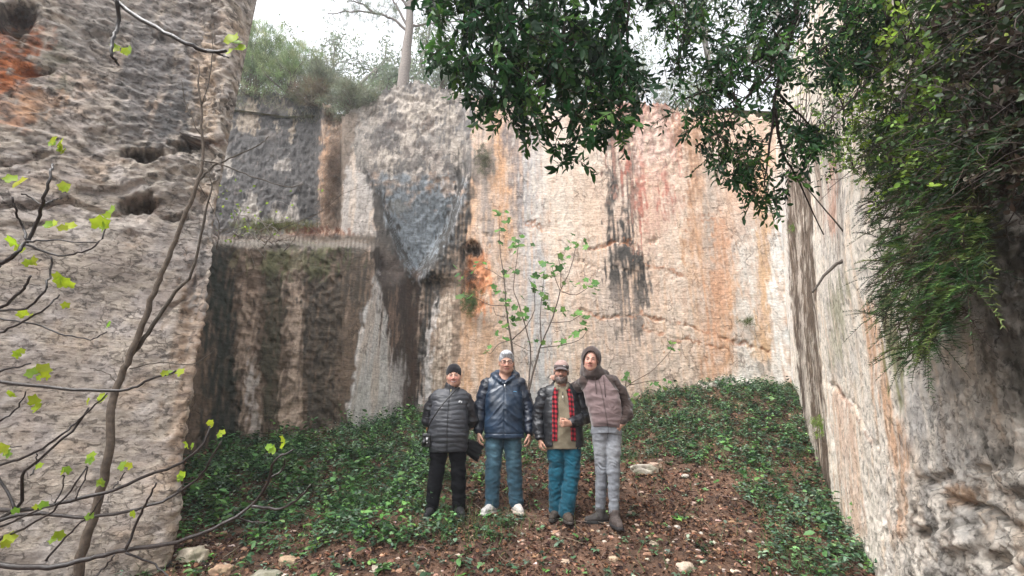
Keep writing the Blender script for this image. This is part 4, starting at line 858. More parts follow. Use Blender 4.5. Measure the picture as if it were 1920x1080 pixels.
# ---------------------------------------------------------------- man with grey hair and glasses
def man_glasses():
    r = root(943, 950, 5.65, 'grey-haired man in glasses, a wet navy rain jacket, blue jeans and pale shoes')
    hd = Head((.035, -.04, 1.655), yaw=3, pitch=6, roll=0, sc=1.11)
    v = Vol(None, None, 0, BAX((-.37, .40), (-.26, .20), 1.78, (.62, .86)))
    legs(v, [(-.1, 0, .92), (.1, 0, .92)], [(-.105, -.02, .50), (.11, -.01, .50)], [(-.12, .0, .09), (.15, .02, .09)], (.09, .075, .06, .055, .04))
    torso_body(v, 1.78, 0)
    v.chain([(-.175, .01, 1.385), (-.27, .02, 1.13), (-.285, -.05, .86)], (.045, .045, .03)); v.chain([(.185, .01, 1.385), (.285, .02, 1.13), (.30, -.05, .84)], (.045, .045, .03))
    hand(v, (-.285, -.05, .855), (.06, -.12, -1), (.25, -1, 0), (1, .2, 0), (18, 30, 22), s=1.05); hand(v, (.30, -.05, .835), (-.03, -.12, -1), (-.25, -1, 0), (-1, .2, 0), (22, 35, 25), s=1.05)
    v.chain([(.01, .02, 1.44), (.02, .01, 1.53), tuple(hd.w(0, .03, -.06))], (.085, .065, .063), .03); hd.build(v, 1.03, 1.1, 1.0)
    for a, f in (((-.12, .0), (-.55, -1)), ((.15, .02), (.3, -1))): v.cap((a[0], a[1], .05), (a[0]+f[0]*.1, a[1]+f[1]*.1, .03), .035, .025, .02)
    V, F = v.mesh(); c = const(SK)(V); hd.paint(V, c, smile=0, ruddy=.5, brow=(.18, .15, .13)); mk('body', V, F, M_skin, r, c); hd.eyes(r)
    h = Vol((-.12, -.2, 1.55), (.2, .14, 1.84), .004); q = lambda X: ((X-hd.c)@hd.M)/hd.sc
    hd.e(h, (0, .022, .042), (.084, .104, .095)); hd.e(h, (.006, -.055, .088), (.055, .034, .022), .03)
    h.put(lambda X: (lambda p: np.maximum(-.055-.0*p[..., 0]-p[..., 2], -(p[..., 2])-.03+0*p[..., 0]) if 0 else p[..., 2]-(-.022+1.15*np.clip(-p[..., 1]-.012, 0, .09)-.5*np.clip(p[..., 1], 0, .08)))(q(X)), (-.12, -.2, 1.55), (.2, .14, 1.84), .008, 's')
    garment('hair', h, M_hair, r, lambda V: np.array([.46, .47, .50])*(.8+.35*fbm(q(V), (60, 20, 30), 3, 9))[:, None], lambda V: .004*fbm(q(V), (45, 14, 25), 3, 4))
    g = Geo()
    for s_ in (-1, 1):
        pts = [hd.w(s_*.033+.0245*math.copysign(abs(math.cos(a))**.7, math.cos(a)), -.1015+.10*abs(s_*.033+.0245*math.cos(a))*.3, -.002+.0165*math.copysign(abs(math.sin(a))**.7, math.sin(a))) for a in np.linspace(0, 2*math.pi, 17)]
        g.tube(pts, .0024, 6, (.02, .012, .012), 1); g.tube([hd.w(s_*.058, -.094, .004), hd.w(s_*.078, -.04, .005), hd.w(s_*.082, .01, .0)], .002, 5, (.02, .012, .012))
    g.tube([hd.w(-.010, -.104, .003), hd.w(0, -.108, .006), hd.w(.010, -.104, .003)], .0024, 6, (.02, .012, .012)); g.build('glasses', M_plas, r)
    j = Vol((-.32, -.28, .72), (.34, .26, 1.60), .006)
    j.loft([(.79, .235, .155, .015, -.005), (.86, .232, .16, .01, -.01), (1.0, .225, .165, .01, -.02), (1.15, .225, .16, .01, -.015), (1.28, .222, .15, .01, -.005), (1.38, .19, .125, .01, 0), (1.44, .13, .10, .01, .005), (1.48, .09, .08, .01, .01)], .03, 2.5)
    j.cap((-.13, .0, 1.40), (.15, 0, 1.40), .085, .085, .05)
    def slv(j, s_, e, w_, sh=(.19, .01, 1.395), r0=.088):
        m = vA(*sh); m[0] *= s_; j.chain([tuple(m), tuple((m+vA(*e))*.5), e, tuple((vA(*e)+vA(*w_))*.5), w_], (r0, .080, .073, .066, .055), .03)
    # stand-up collar and the hood lying behind the neck
    j.chain([(-.095, -.045, 1.475), (-.115, .03, 1.50), (-.07, .10, 1.53), (.02, .12, 1.54), (.11, .10, 1.53), (.145, .03, 1.50), (.12, -.045, 1.475)], (.032, .042, .05, .055, .05, .042, .032), .025)
    j.chain([(-.09, -.05, 1.47), (-.03, -.115, 1.425), (.0, -.13, 1.40)], (.03, .026, .02), .02); j.chain([(.115, -.05, 1.47), (.05, -.115, 1.425), (.025, -.13, 1.40)], (.03, .026, .02), .02)
    j.cap((.02, -.03, 1.43), (.03, -.06, 1.62), .05, .075, .012, 's')
    j2 = Vol((-.40, -.18, .80), (.42, .20, 1.52), .006); slv(j2, -1, (-.272, .02, 1.13), (-.285, -.045, .88))
    j3 = Vol((-.40, -.18, .80), (.42, .20, 1.52), .006); slv(j3, 1, (.290, .02, 1.13), (.300, -.045, .86))
    nav = lambda V: np.array([.012, .028, .055])*(1+.4*fbm(V, 5, 3, 77))[:, None]
    fj = lambda V: .009*fbm(V, (4.5, 4.5, 6), 3, 91)+.006*(1-2.4*np.abs(fbm(V+vA(0, 0, 1)*np.abs(V[:, :1])*.9, (4, 3, 8), 2, 95)))-.004*np.exp(-((V[:, 0]-.015)/.008)**2)*(V[:, 1] < 0)-.006*np.exp(-((V[:, 2]-.835)/.006)**2)
    garment('jacket', j, M_nylon, r, nav, fj)
    for k in (j2, j3): garment('sleeve', k, M_nylon, r, lambda V: np.array([.010, .016, .030])*(1+.4*fbm(V, 5, 3, 78))[:, None], foldfn(.005, [(-.27, .02, 1.13, .16), (.29, .02, 1.13, .16)], .006, .05))
    g = Geo(); g.tube([(.016, -.158, 1.385), (.016, -.168, 1.345)], .0065, 6, (.7, .7, .7)); g.build('zip_pull', M_metal, r)
    g = Geo(); g.tube([(.115, -.168, 1.30), (.135, -.164, 1.302), (.155, -.158, 1.298)], .003, 5, (.12, .35, .6)); g.build('chest_emblem', M_plas, r)
    v = Vol((-.12, -.16, 1.34), (.16, .12, 1.56), .005); v.cap((.01, .01, 1.40), (.02, .0, 1.50), .082, .072, .02); v.cap((.02, -.02, 1.47), (.03, -.05, 1.62), .060, .075, .008, 's')
    garment('shirt', v, M_fleece, r, (.22, .20, .21))
    t = Vol((-.30, -.22, .02), (.32, .22, 1.0), .007)
    t.loft([(.78, .195, .135, 0, 0), (.98, .185, .13, 0, 0)], .03); legs(t, [(-.10, 0, .88), (.105, 0, .88)], [(-.112, -.02, .50), (.118, -.01, .50)], [(-.122, .005, .10), (.15, .025, .10)], (.108, .098, .084, .080, .078), .025)
    jean = lambda V: (np.array([.028, .066, .095])*(1+.25*fbm(V, 6, 3, 60))[:, None]+np.array([.035, .055, .06])*(np.exp(-((V[:, 2]-.68)/.2)**2)*(V[:, 1] < -.03)*np.exp(-((np.abs(V[:, 0]-.01)-.11)/.05)**2))[:, None])*(1-.35*(np.abs(V[:, 0]-.005) < .006)*(V[:, 2] > .78))[:, None]
    garment('jeans', t, M_denim, r, jean, foldfn(.005, [(-.11, 0, .50, .08), (.12, 0, .5, .08), (-.12, 0, .17, .1), (.15, 0, .17, .1)], .008))
    shoe(r, (-.122, -.01, 0), (-.55, -1), M_shoe, (.50, .48, .46), (.6, .58, .55), 1.05); shoe(r, (.15, .01, 0), (.3, -1), M_shoe, (.52, .48, .44), (.6, .5, .42), 1.05)
# ---------------------------------------------------------------- man in the cap
def man_cap():
    r = root(1057, 962, 5.46, 'bearded man in a cap, open black leather jacket with red check lining and teal trousers')
    hd = Head((.015, -.05, 1.565), yaw=-6, pitch=5, roll=4, sc=1.04)
    v = Vol(None, None, 0, BAX((-.35, .36), (-.36, .20), 1.70, (.60, .99)))
    H_ = [(-.065, 0, .87), (.125, 0, .87)]; K_ = [(-.07, -.0, .47), (.11, -.04, .47)]; A_ = [(-.075, .06, .09), (.02, -.06, .09)]
    legs(v, H_, K_, A_, (.088, .072, .056, .05, .038)); torso_body(v, 1.68, 0)
    v.chain([(-.165, .01, 1.295), (-.25, .03, 1.07), (-.245, -.04, .82)], (.042, .042, .028)); v.chain([(.175, .01, 1.295), (.268, .03, 1.065), (.075, -.215, .985)], (.045, .036, .025))
    hand(v, (-.245, -.045, .82), (.08, -.15, -1), (.3, -1, 0), (1, .2, 0), (30, 35, 20), s=1.0); hand(v, (.075, -.215, .985), (-.85, -.5, -.02), (-.1, -.2, 1), (.3, .6, -.3), (45, 60, 40), s=1.0)
    v.chain([(.02, .01, 1.37), (.02, .0, 1.44), tuple(hd.w(0, .03, -.06))], (.08, .06, .06), .03); hd.build(v, 1.0, 1.15, 1.05)
    for a, f in (((-.075, .06), (-.3, -1)), ((.02, -.06), (.1, -1))): v.cap((a[0], a[1], .05), (a[0]+f[0]*.1, a[1]+f[1]*.1, .03), .035, .025, .02)
    V, F = v.mesh(); c = const((.44, .24, .17))(V); hd.paint(V, c, smile=1, ruddy=.4, beard=(.14, .11, .10)); mk('body', V, F, M_skin, r, c); hd.eyes(r, .5)
    q = lambda X: ((X-hd.c)@hd.M)/hd.sc
    b = Vol((-.12, -.2, 1.38), (.16, .1, 1.58), .004)
    hd.e(b, (0, -.052, -.104), (.046, .046, .032)); hd.e(b, (0, -.060, -.078), (.054, .034, .030), .02)
    for s_ in (-1, 1): hd.e(b, (s_*.056, -.018, -.06), (.016, .035, .045), .02)
    hd.e(b, (0, -.099, -.052), (.03, .011, .007), .008); hd.e(b, (0, -.102, -.070), (.027, .022, .0085), .006, 's')
    garment('beard', b, M_hair, r, lambda V: np.array([.16, .13, .12])*(1+.5*fbm(V, 60, 3, 5))[:, None], lambda V: .003*fbm(V, 60, 3, 6))
    # cap
    h = Vol((-.12, -.22, 1.55), (.16, .12, 1.72), .004)
    hd.e(h, (0, .020, .040), (.085, .103, .088)); h.put(lambda X: (lambda p: p[..., 2]-(.030+.12*np.clip(-p[..., 1], -.1, .1)))(q(X)), (-.12, -.22, 1.55), (.16, .12, 1.72), .005, 's')
    o = garment('cap', h, M_wool, r, lambda V: np.where((q(V)[:, 2] < .068+.0*V[:, 0])[:, None], (.085, .065, .065), (.34, .235, .21)), lambda V: .0015*fbm(V, 30, 2, 3))
    br = Geo(); nA, nR = 17, 5; V = []
    for i in range(nR):
        for a in np.linspace(-62, 62, nA):
            a_ = R(a); rr = 1+i/(nR-1)*.62*math.cos(a_)**.8; V.append(hd.w(math.sin(a_)*.084*(1+.06*i/4), .02-math.cos(a_)*.103*rr, .036+.012*math.cos(a_)-.022*(abs(a)/62)**2-.026*(i/(nR-1))*math.cos(a_)**.8))
    V = np.array(V); F = np.array([[i*nA+j, i*nA+j+1, (i+1)*nA+j+1, (i+1)*nA+j] for i in range(nR-1) for j in range(nA-1)])
    br.add(V, F, (.10, .08, .08)); br.add(V-hd.M@vA(0, 0, .004), F[:, ::-1], (.06, .05, .05)); br.build('brim', M_wool, o)
    g = Geo(); g.tube([hd.w(.022, -.078, .060), hd.w(.048, -.065, .058)], .005, 5, (.6, .6, .6)); g.build('badge', M_metal, o)
    # khaki half-zip
    j = Vol((-.28, -.24, .66), (.30, .2, 1.50), .006)
    j.loft([(.72, .185, .135, .02, -.005), (.85, .185, .14, .02, -.015), (1.0, .185, .145, .02, -.02), (1.15, .185, .135, .015, -.01), (1.28, .17, .12, .015, 0), (1.35, .13, .10, .015, .0), (1.40, .08, .08, .015, .0)], .03, 2.4)
    j.cap((.015, .0, 1.36), (.015, -.005, 1.425), .085, .072, .02); j.cap((.015, -.03, 1.40), (.015, -.06, 1.5), .055, .07, .01, 's')
    j.cap((.015, -.12, 1.42), (.015, -.12, 1.36), .03, .008, .01, 's')
    j.chain([(-.055, -.035, 1.425), (-.05, -.085, 1.395), (-.035, -.105, 1.36)], (.014, .016, .012), .012); j.chain([(.085, -.035, 1.425), (.08, -.085, 1.395), (.065, -.105, 1.36)], (.014, .016, .012), .012)
    garment('sweater', j, M_fleece, r, lambda V: np.array([.195, .165, .115])*(1+.12*fbm(V, 7, 3, 9))[:, None], foldfn(.004, f=(6, 6, 9)))
    g = Geo(); g.tube([(.015, -.135, 1.325), (.015, -.150, 1.29)], .005, 5, (.03, .03, .03)); g.tube([(.015, -.150, 1.285), (.015, -.155, 1.235)], .0055, 5, (.45, .42, .36)); g.build('zip_pull', M_metal, r)
    # jacket shell, open in front, and its checked lining
    KL = lambda o_: [(.74, .225+o_, .15+o_, .02, .0), (.9, .222+o_, .16+o_, .02, -.005), (1.1, .218+o_, .16+o_, .015, -.005), (1.25, .205+o_, .145+o_, .015, .0), (1.34, .165+o_, .12+o_, .015, .005), (1.40, .12+o_, .10+o_, .015, .01), (1.43, .09, .08, .015, .015)]
    def opening(k, wt, wb):
        k.put(lambda X: np.maximum(np.abs(X[..., 0]-.015)-np.interp(X[..., 2], [.7, 1.05, 1.28, 1.42], [wb, (wt+wb)/2, wt, wt*.62]), X[..., 1]-.02), (-.3, -.3, .6), (.3, .05, 1.55), .006, 's')
    j = Vol((-.32, -.26, .70), (.34, .24, 1.52), .006); j.loft(KL(0), .03, 2.5); j.cap((-.12, .0, 1.335), (.15, 0, 1.335), .08, .08, .05)
    j.chain([(-.085, .03, 1.415), (-.06, .07, 1.43), (.015, .09, 1.435), (.09, .07, 1.43), (.115, .03, 1.415)], (.022, .026, .028, .026, .022), .03)
    j.loft([(.60, .19, .13, .02, -.005), (1.24, .18, .128, .02, -.005), (1.34, .14, .10, .015, .0), (1.40, .10, .083, .015, .0), (1.46, .07, .06, .015, 0)], .006, 2.4, 's'); opening(j, .112, .128)
    garment('leather_jacket', j, M_leather, r, (.012, .013, .016), lambda V: .006*fbm(V, (7, 7, 12), 3, 91))
    j = Vol((-.32, -.26, .70), (.34, .24, 1.52), .005); j.loft(KL(.003), .03, 2.5); j.cap((-.10, .0, 1.335), (.13, 0, 1.335), .078, .078, .04)
    j.loft([(.60, .19, .13, .02, -.002), (1.24, .18, .128, .02, -.002), (1.34, .14, .10, .015, .0), (1.40, .10, .083, .015, .0), (1.46, .07, .06, .015, 0)], .006, 2.4, 's'); opening(j, .056, .078)
    j.put(lambda X: -(np.abs(X[..., 0]-.015)-np.interp(X[..., 2], [.7, 1.05, 1.28, 1.42], [.134, .126, .118, .078])), (-.35, -.3, .6), (.35, .3, 1.55), .004, 's'); j.half((0, .015, 0), (0, 1, 0), 's', .01); j.half((0, 0, .80), (0, 0, -1), 's', .01)
    def check(V):
        u = np.floor(V[:, 0]/.020) % 2; z = np.floor((V[:, 2]+.15*V[:, 0])/.026) % 2; a = (u+z)[:, None]
        return np.where(a == 0, (.36, .025, .035), np.where(a == 1, (.13, .012, .02), (.012, .006, .008)))
    garment('checked_lining', j, M_wool, r, check, lambda V: .003*fbm(V, 8, 3, 5))
    for pts, rs in (([(-.175, .01, 1.315), (-.22, .02, 1.19), (-.255, .03, 1.06), (-.255, -.01, .95), (-.247, -.038, .845)], (.080, .075, .066, .060, .050)), ([(.195, .01, 1.315), (.245, .02, 1.19), (.275, .03, 1.06), (.185, -.08, 1.022), (.105, -.178, .995)], (.080, .076, .070, .064, .054))):
        k = Vol((-.36, -.28, .78), (.38, .20, 1.42), .006); k.chain(pts, rs, .03)
        garment('sleeve', k, M_leather, r, (.012, .013, .017), foldfn(.006, [(pts[2][0], 0, 1.06, .14)], .007, .045))
    t = Vol((-.26, -.24, .02), (.30, .24, 1.0), .007)
    t.loft([(.74, .185, .132, .025, 0), (.95, .18, .13, .025, 0)], .03); legs(t, [(-.062, 0, .83), (.112, 0, .83)], [(-.068, -.0, .47), (.10, -.045, .47)], [(-.07, .065, .10), (.022, -.055, .09)], (.106, .092, .080, .078, .080), .025)
    garment('trousers', t, mat_col('teal_cotton', .8, .25, 20, .8, 1.2, .3, 150, sheen=.1, bdist=.003), r, lambda V: np.array([.004, .060, .095])*(1+.3*fbm(V, 6, 3, 61))[:, None], foldfn(.006, [(-.06, 0, .5, .1), (.1, 0, .5, .1), (-.07, 0, .2, .13), (.03, 0, .2, .13)], .010, .06))
    shoe(r, (-.072, .05, 0), (-.45, -1), M_shoe, (.05, .04, .033), (.04, .035, .03)); shoe(r, (.022, -.07, 0), (.1, -1), M_shoe, (.06, .045, .035), (.06, .05, .045), 1.05)
# ---------------------------------------------------------------- man in the hooded top
def man_hood():
    r = root(1140, 978, 5.27, 'tall man with his brown hood up, mauve zip top and grey jeans, hand in pocket')
    r.rotation_euler = (0, R(2.2), 0)
    hd = Head((-.165, -.055, 1.672), yaw=-14, pitch=-2, roll=3, sc=1.04)
    v = Vol(None, None, 0, BAX((-.74, .34), (-.26, .42), 1.84, (.86, 1.02)))
    H_ = [(-.065, 0, .95), (.065, 0, .95)]; K_ = [(-.052, .03, .53), (.062, -.03, .52)]; A_ = [(-.06, .10, .10), (.06, -.05, .10)]
    legs(v, H_, K_, A_, (.065, .06, .048, .042, .036))
    v.loft([(.92, .12, .09, 0, 0), (1.1, .13, .09, -.01, 0), (1.3, .155, .10, -.05, 0), (1.46, .16, .10, -.08, .01), (1.52, .10, .07, -.10, .01), (1.55, .06, .055, -.11, .0)], .04)
    v.chain([(.07, .01, 1.43), (.232, .045, 1.21), (.165, -.075, 1.01)], (.044, .042, .03)); v.chain([(-.22, .04, 1.43), (-.34, .30, 1.37), (-.52, .33, 1.49)], (.042, .038, .028))
    hand(v, (.145, -.075, 1.0), (-.30, .30, -1), (-.4, -1, 0), (-1, 0, 0), (5, 5, 5), s=.95)
    hand(v, (-.53, .31, 1.505), (-.35, -1, .12), (1, -.3, .1), (0, 0, -1), (22, 45, 25), s=1.)
    v.chain([(-.11, .01, 1.48), (-.14, .0, 1.57), tuple(hd.w(0, .03, -.06))], (.08, .06, .058), .03); hd.build(v, .95, 1.12, 1.0)
    for a, f in (((-.06, .1), (-1, -.4)), ((.06, -.05), (.05, -1))): v.cap((a[0], a[1], .05), (a[0]+f[0]*.1, a[1]+f[1]*.1, .03), .035, .025, .02)
    V, F = v.mesh(); c = const((.52, .29, .22))(V); hd.paint(V, c, smile=0, ruddy=.45, brow=(.09, .06, .05)); mk('body', V, F, M_skin, r, c); hd.eyes(r, .2)
    bb = ((-.36, -.24, 1.42), (.06, .2, 1.90))
    h = Vol(*bb, .005); hd.e(h, (0, .025, .034), (.110, .120, .130)); hd.e(h, (0, .012, -.085), (.094, .104, .105), .03)
    h.chain([(-.17, .02, 1.60), (-.12, .01, 1.52)], (.10, .11), .04); h.chain([(-.22, .01, 1.535), (-.115, -.02, 1.515), (0, .01, 1.53)], (.055, .085, .055), .05); hd.e(h, (0, -.035, -.165), (.056, .050, .035), .04)
    hd.e(h, (0, -.125, -.022), (.075, .105, .118), .014, 's'); hd.e(h, (0, -.02, -.01), (.080, .098, .118), .01, 's')
    brn = lambda V: np.array([.052, .036, .032])*(1+.25*fbm(V, 9, 3, 12))[:, None]
    garment('hood', h, M_fleece, r, brn, lambda V: .004*fbm(V, (12, 12, 9), 3, 4))
    j = Vol((-.34, -.24, .90), (.26, .22, 1.62), .006)
    j.loft([(.965, .155, .120, .0, -.005), (1.0, .162, .126, .0, -.01), (1.1, .172, .132, -.01, -.012), (1.25, .19, .14, -.035, -.01), (1.38, .195, .13, -.065, -.005), (1.47, .16, .11, -.085, .0), (1.53, .10, .085, -.105, .0)], .03, 2.5)
    j.cap((-.22, .0, 1.445), (.06, 0, 1.455), .075, .075, .05)
    def mv(V):
        c = np.tile(np.array([.20, .145, .145]), (len(V), 1))*(1+.1*fbm(V, 8, 3, 19))[:, None]; x0 = np.interp(V[:, 2], [.96, 1.5], [-.005, -.10])
        sh = (V[:, 0]-x0) > np.interp(V[:, 2], [1.32, 1.38, 1.52], [.21, .155, .075]); sh |= (x0-V[:, 0]) > np.interp(V[:, 2], [1.32, 1.38, 1.52], [.21, .155, .075]); c[sh] = (.052, .036, .032)
        c *= (1-.6*np.exp(-((V[:, 0]-x0)/.007)**2)*(V[:, 1] < 0))[:, None]; c[(V[:, 2] < 1.0)] *= .75
        for z_ in (1.12,): c[(np.abs(V[:, 2]-z_+.3*np.abs(V[:, 0]-x0-.0)) < .004) & (V[:, 1] < 0) & (np.abs(V[:, 0]-x0) > .02)] *= .7
        return c
    garment('hooded_top', j, M_fleece, r, mv, foldfn(.005, [(-.03, 0, 1.12, .12)], .006, .06, f=(6, 6, 12)))
    g = Geo(); x0 = -.085; g.tube([(x0-.055, -.125, 1.50), (x0-.05, -.142, 1.42), (x0-.042, -.148, 1.30)], .0035, 5, (.06, .04, .04)); g.build('drawstring', M_wool, r); g = Geo(); g.tube([(x0+.04, -.125, 1.50), (x0+.045, -.142, 1.42), (x0+.055, -.150, 1.27)], .0035, 5, (.06, .04, .04)); g.build('drawstring', M_wool, r)
    specs = [([(.085, .0, 1.44), (.165, .02, 1.345), (.235, .05, 1.21), (.225, -.01, 1.11), (.158, -.064, 1.03)], (.080, .076, .066, .062, .048)), ([(-.225, .03, 1.435), (-.29, .17, 1.39), (-.345, .30, 1.37), (-.44, .325, 1.42), (-.515, .328, 1.485)], (.076, .068, .060, .054, .044))]
    for i, (pts, rs) in enumerate(specs):
        lo = np.min(pts, 0)-.12; hi = np.max(pts, 0)+.12; k = Vol(lo, hi, .006); k.chain(pts, rs, .03)
        s_ = garment('sleeve', k, M_fleece, r, brn, foldfn(.005, [(pts[2][0], 0, pts[2][2], .12)], .007, .045))
        if i == 0:     # small pale printed motifs down the sleeve
            for (a, b, cc) in ((.205, -.035, 1.36), (.225, -.03, 1.335), (.255, -.02, 1.27), (.262, -.018, 1.20), (.262, -.055, 1.15)):
                g = Geo()
                for an in (0, 60, 120): g.tube([(a-.012*math.cos(R(an)), b+.004-.012*math.cos(R(an))*.3*-1, cc-.012*math.sin(R(an))), (a+.012*math.cos(R(an)), b-.004, cc+.012*math.sin(R(an)))], .0018, 4, (.32, .31, .36))
                g.build('printed_motif', M_wool, s_)
    t = Vol((-.24, -.22, .04), (.26, .26, 1.08), .006)
    t.loft([(.90, .150, .112, .0, 0), (1.05, .152, .112, .0, 0)], .03, 2.4); legs(t, [(-.072, 0, .93), (.075, 0, .93)], [(-.052, .03, .53), (.062, -.03, .52)], [(-.06, .10, .13), (.055, -.045, .13)], (.090, .076, .062, .056, .050), .022)
    gj = lambda V: (np.array([.17, .18, .20])*(1+.2*fbm(V, 7, 3, 60))[:, None]+.08*(np.exp(-((V[:, 2]-.72)/.14)**2)*(V[:, 1] < 0))[:, None])*(1-.4*(np.abs(V[:, 0]) < .005)*(V[:, 2] > .85))[:, None]
    garment('jeans', t, M_denim, r, gj, foldfn(.0035, [(-.055, 0, .53, .16), (.075, 0, .55, .2), (-.06, 0, .2, .1), (.06, 0, .2, .1)], .0075, .05))
    shoe(r, (-.06, .09, 0), (-1, -.35), M_shoe, (.045, .04, .038), (.03, .03, .03), 1.0, .05, 'hiking_boot'); shoe(r, (.06, -.06, 0), (.05, -1), M_shoe, (.07, .055, .05), (.03, .028, .03), 1.1, .052, 'hiking_boot')
man_beanie(); man_glasses(); man_cap(); man_hood()
# ================================================================= PLANTS AND STONES
M_leaf = mat_col('glossy_leaf', .5, .35, 8, .8, 1.2, transl=.45)
M_leaf2 = mat_col('ground_leaf', .5, .4, 8, .8, 1.2, transl=.25)
M_young = mat_col('young_leaf', .5, .3, 20, .85, 1.15, transl=.55)
M_bark = mat_col('bark', .8, .3, 30, .6, 1.4, .6, 80, bdist=.006)
M_needle = mat_col('needles', .6, .3, 6, .8, 1.2, transl=.2)
M_dead = mat_col('dead_leaf', .8, .2, 25, .7, 1.3, transl=.1)
M_stone = mat_col('loose_stone', .9, .2, 22, .7, 1.2, .5, 40, bdist=.02)
UP = np.array([0, 0, 1.])
LP = [(340, 1030), (350, 880), (400, 850), (440, 800), (560, 760), (650, 750), (780, 750), (810, 780), (815, 880), (800, 960), (860, 985), (960, 985), (940, 1010), (760, 1025), (520, 1040), (400, 1010)]
RP = [(1165, 880), (1170, 790), (1190, 715), (1300, 690), (1400, 670), (1450, 680), (1500, 700), (1560, 920), (1670, 1090), (1400, 1090), (1430, 1000), (1400, 930), (1350, 890), (1250, 855)]
MP = [(790, 740), (1175, 730), (1175, 870), (1000, 885), (800, 935)]
def veg(X, Y, Z):
    P = np.stack([X, Y, Z], -1); px, py = proj(P); px, py = px+26*fbm(P, 1.6, 3, 601), py+16*fbm(P, 1.6, 3, 611)
    n = fbm(P, 2.4, 3, 621); n2 = fbm(P, 6, 2, 627)
    d = np.where(inpoly(px, py, LP), .58+1.0*n+.6*n2, 0); d = np.where(inpoly(px, py, RP), .62+.9*n+.6*n2, d); d = np.where(inpoly(px, py, MP) & (d == 0), .45+.7*n, d)
    return np.clip(np.maximum(d, .05+.22*n2+.1*n), 0, 1), px, py
def gsample(n, ylo=3.6, yhi=9.8):
    X = rng.uniform(-5.2, 5.6, n); Y = ylo+(yhi-ylo)*rng.random(n)**1.05; return X, Y, ground_z(X, Y)
# creeping ground cover: sprigs of small leaves
def cover(name, n, nl, L, spread, hmax, cols, jit, msk, label):
    X, Y, Z = gsample(n); d, px, py = veg(X, Y, Z); k = rng.random(n) < d*msk(px, py); X, Y, Z, d, px, py = [a[k] for a in (X, Y, Z, d, px, py)]
    m = len(X); hh = hmax*(.25+.75*rng.random(m))*np.clip(.35+d, 0, 1)*(1+.8*np.exp(-((px-640)/120)**2)*sst(860, 800, py)); hh = hh*sst(0.02, .3, d)+.01
    g = Geo(); a = rng.uniform(0, 2*math.pi, m); S = np.stack([np.cos(a), np.sin(a), .5+rng.random(m)], 1); S /= np.linalg.norm(S, axis=1)[:, None]
    base = np.stack([X, Y, Z], 1); cc = ramp_cols(m, cols, jit)
    for i in range(nl):
        t = (i+.6)/nl; Pp = base+S*(spread*t)[..., None] if np.ndim(spread) else base+S*spread*t; Pp[:, 2] = Z+hh*(.25+.75*t)+rng.normal(0, .01, m)
        b = a+(i % 2*2-1)*rng.uniform(.5, 1.6, m); D = np.stack([np.cos(b), np.sin(b), rng.normal(.1, .35, m)], 1)
        l = L*rng.uniform(.55, 1.25, m); g.leaves(Pp, D, l, l*rng.uniform(.42, .62, m), np.clip(cc*(1+rng.normal(0, .12, (m, 1))), .003, 1), nrm=np.tile(UP, (m, 1)), fold=.12)
    o = g.build(name, M_leaf2); return tag(o, label, 'ground cover', kind='stuff')
cover('ground_cover', 30000, 6, .048, .09, .17, [(.04, .09, .042), (.06, .14, .065), (.09, .19, .08), (.14, .26, .10), (.11, .18, .12), (.035, .065, .04), (.17, .24, .17)], .3, lambda x, y: 1.*(x > 0), 'low glossy creeping plants covering the slope on both sides of the men')
cover('seedlings', 9000, 5, .06, .06, .12, [(.11, .26, .05), (.08, .20, .05), (.15, .30, .07)], .2, lambda x, y: .15+.5*(x < 900)*(y > 850), 'bright green seedlings scattered through the creeping plants')
cover('weeds', 2600, 7, .085, .14, .34, [(.05, .13, .04), (.09, .20, .06), (.13, .26, .07), (.04, .09, .04)], .25, lambda x, y: .9*(x < 860)*(y > 800)+.25*(x >= 860)+.5*(x < 800), 'taller broad-leaved weeds standing above the creeping plants')
# grass
n = 120000; X, Y, Z = gsample(n); P = np.stack([X, Y, Z], 1); px, py = proj(P)
w_ = .9*np.exp(-((px-720)/110)**2-((py-945)/45)**2)+.9*np.exp(-((px-880)/80)**2-((py-995)/22)**2)+.25*inpoly(px, py, RP)+.1*inpoly(px, py, LP)+.02
k = rng.random(n) < w_*(.6+.8*fbm(P, 2.5, 2, 641)); P = P[k]; m = len(P); g = Geo()
g.needles(P, np.stack([rng.normal(0, .45, m), rng.normal(0, .45, m), np.ones(m)], 1), rng.uniform(.06, .2, m), rng.uniform(.004, .008, m), ramp_cols(m, [(.05, .12, .03), (.09, .17, .05), (.16, .2, .09), (.04, .09, .03)]))
tag(g.build('grass', M_needle), 'fine grass blades among the plants near the feet of the men', 'grass', kind='stuff')
# fallen leaves
n = 70000; X, Y, Z = gsample(n, 3.6, 9.6); P = np.stack([X, Y, Z+rng.uniform(0, .02, n)], 1); d, px, py = veg(X, Y, Z); k = rng.random(n) < (1-.75*d)*(.45+.9*np.clip(fbm(P, 1.8, 3, 651)+.4, 0, 1)); P = P[k]; m = len(P); a = rng.uniform(0, 6.3, m); g = Geo()
g.leaves(P, np.stack([np.cos(a), np.sin(a), rng.normal(0, .3, m)], 1), rng.uniform(.018, .06, m), rng.uniform(.012, .034, m), ramp_cols(m, [(.10, .05, .028), (.07, .035, .022), (.16, .08, .045), (.22, .12, .07), (.045, .022, .018), (.26, .15, .10), (.09, .05, .035), (.06, .03, .025), (.12, .05, .025), (.035, .02, .02)], .25), nrm=np.tile(UP, (m, 1))*.8, curl=.35)
tag(g.build('leaf_litter', M_dead), 'brown fallen leaves lying over the red soil', 'fallen leaves', kind='stuff')
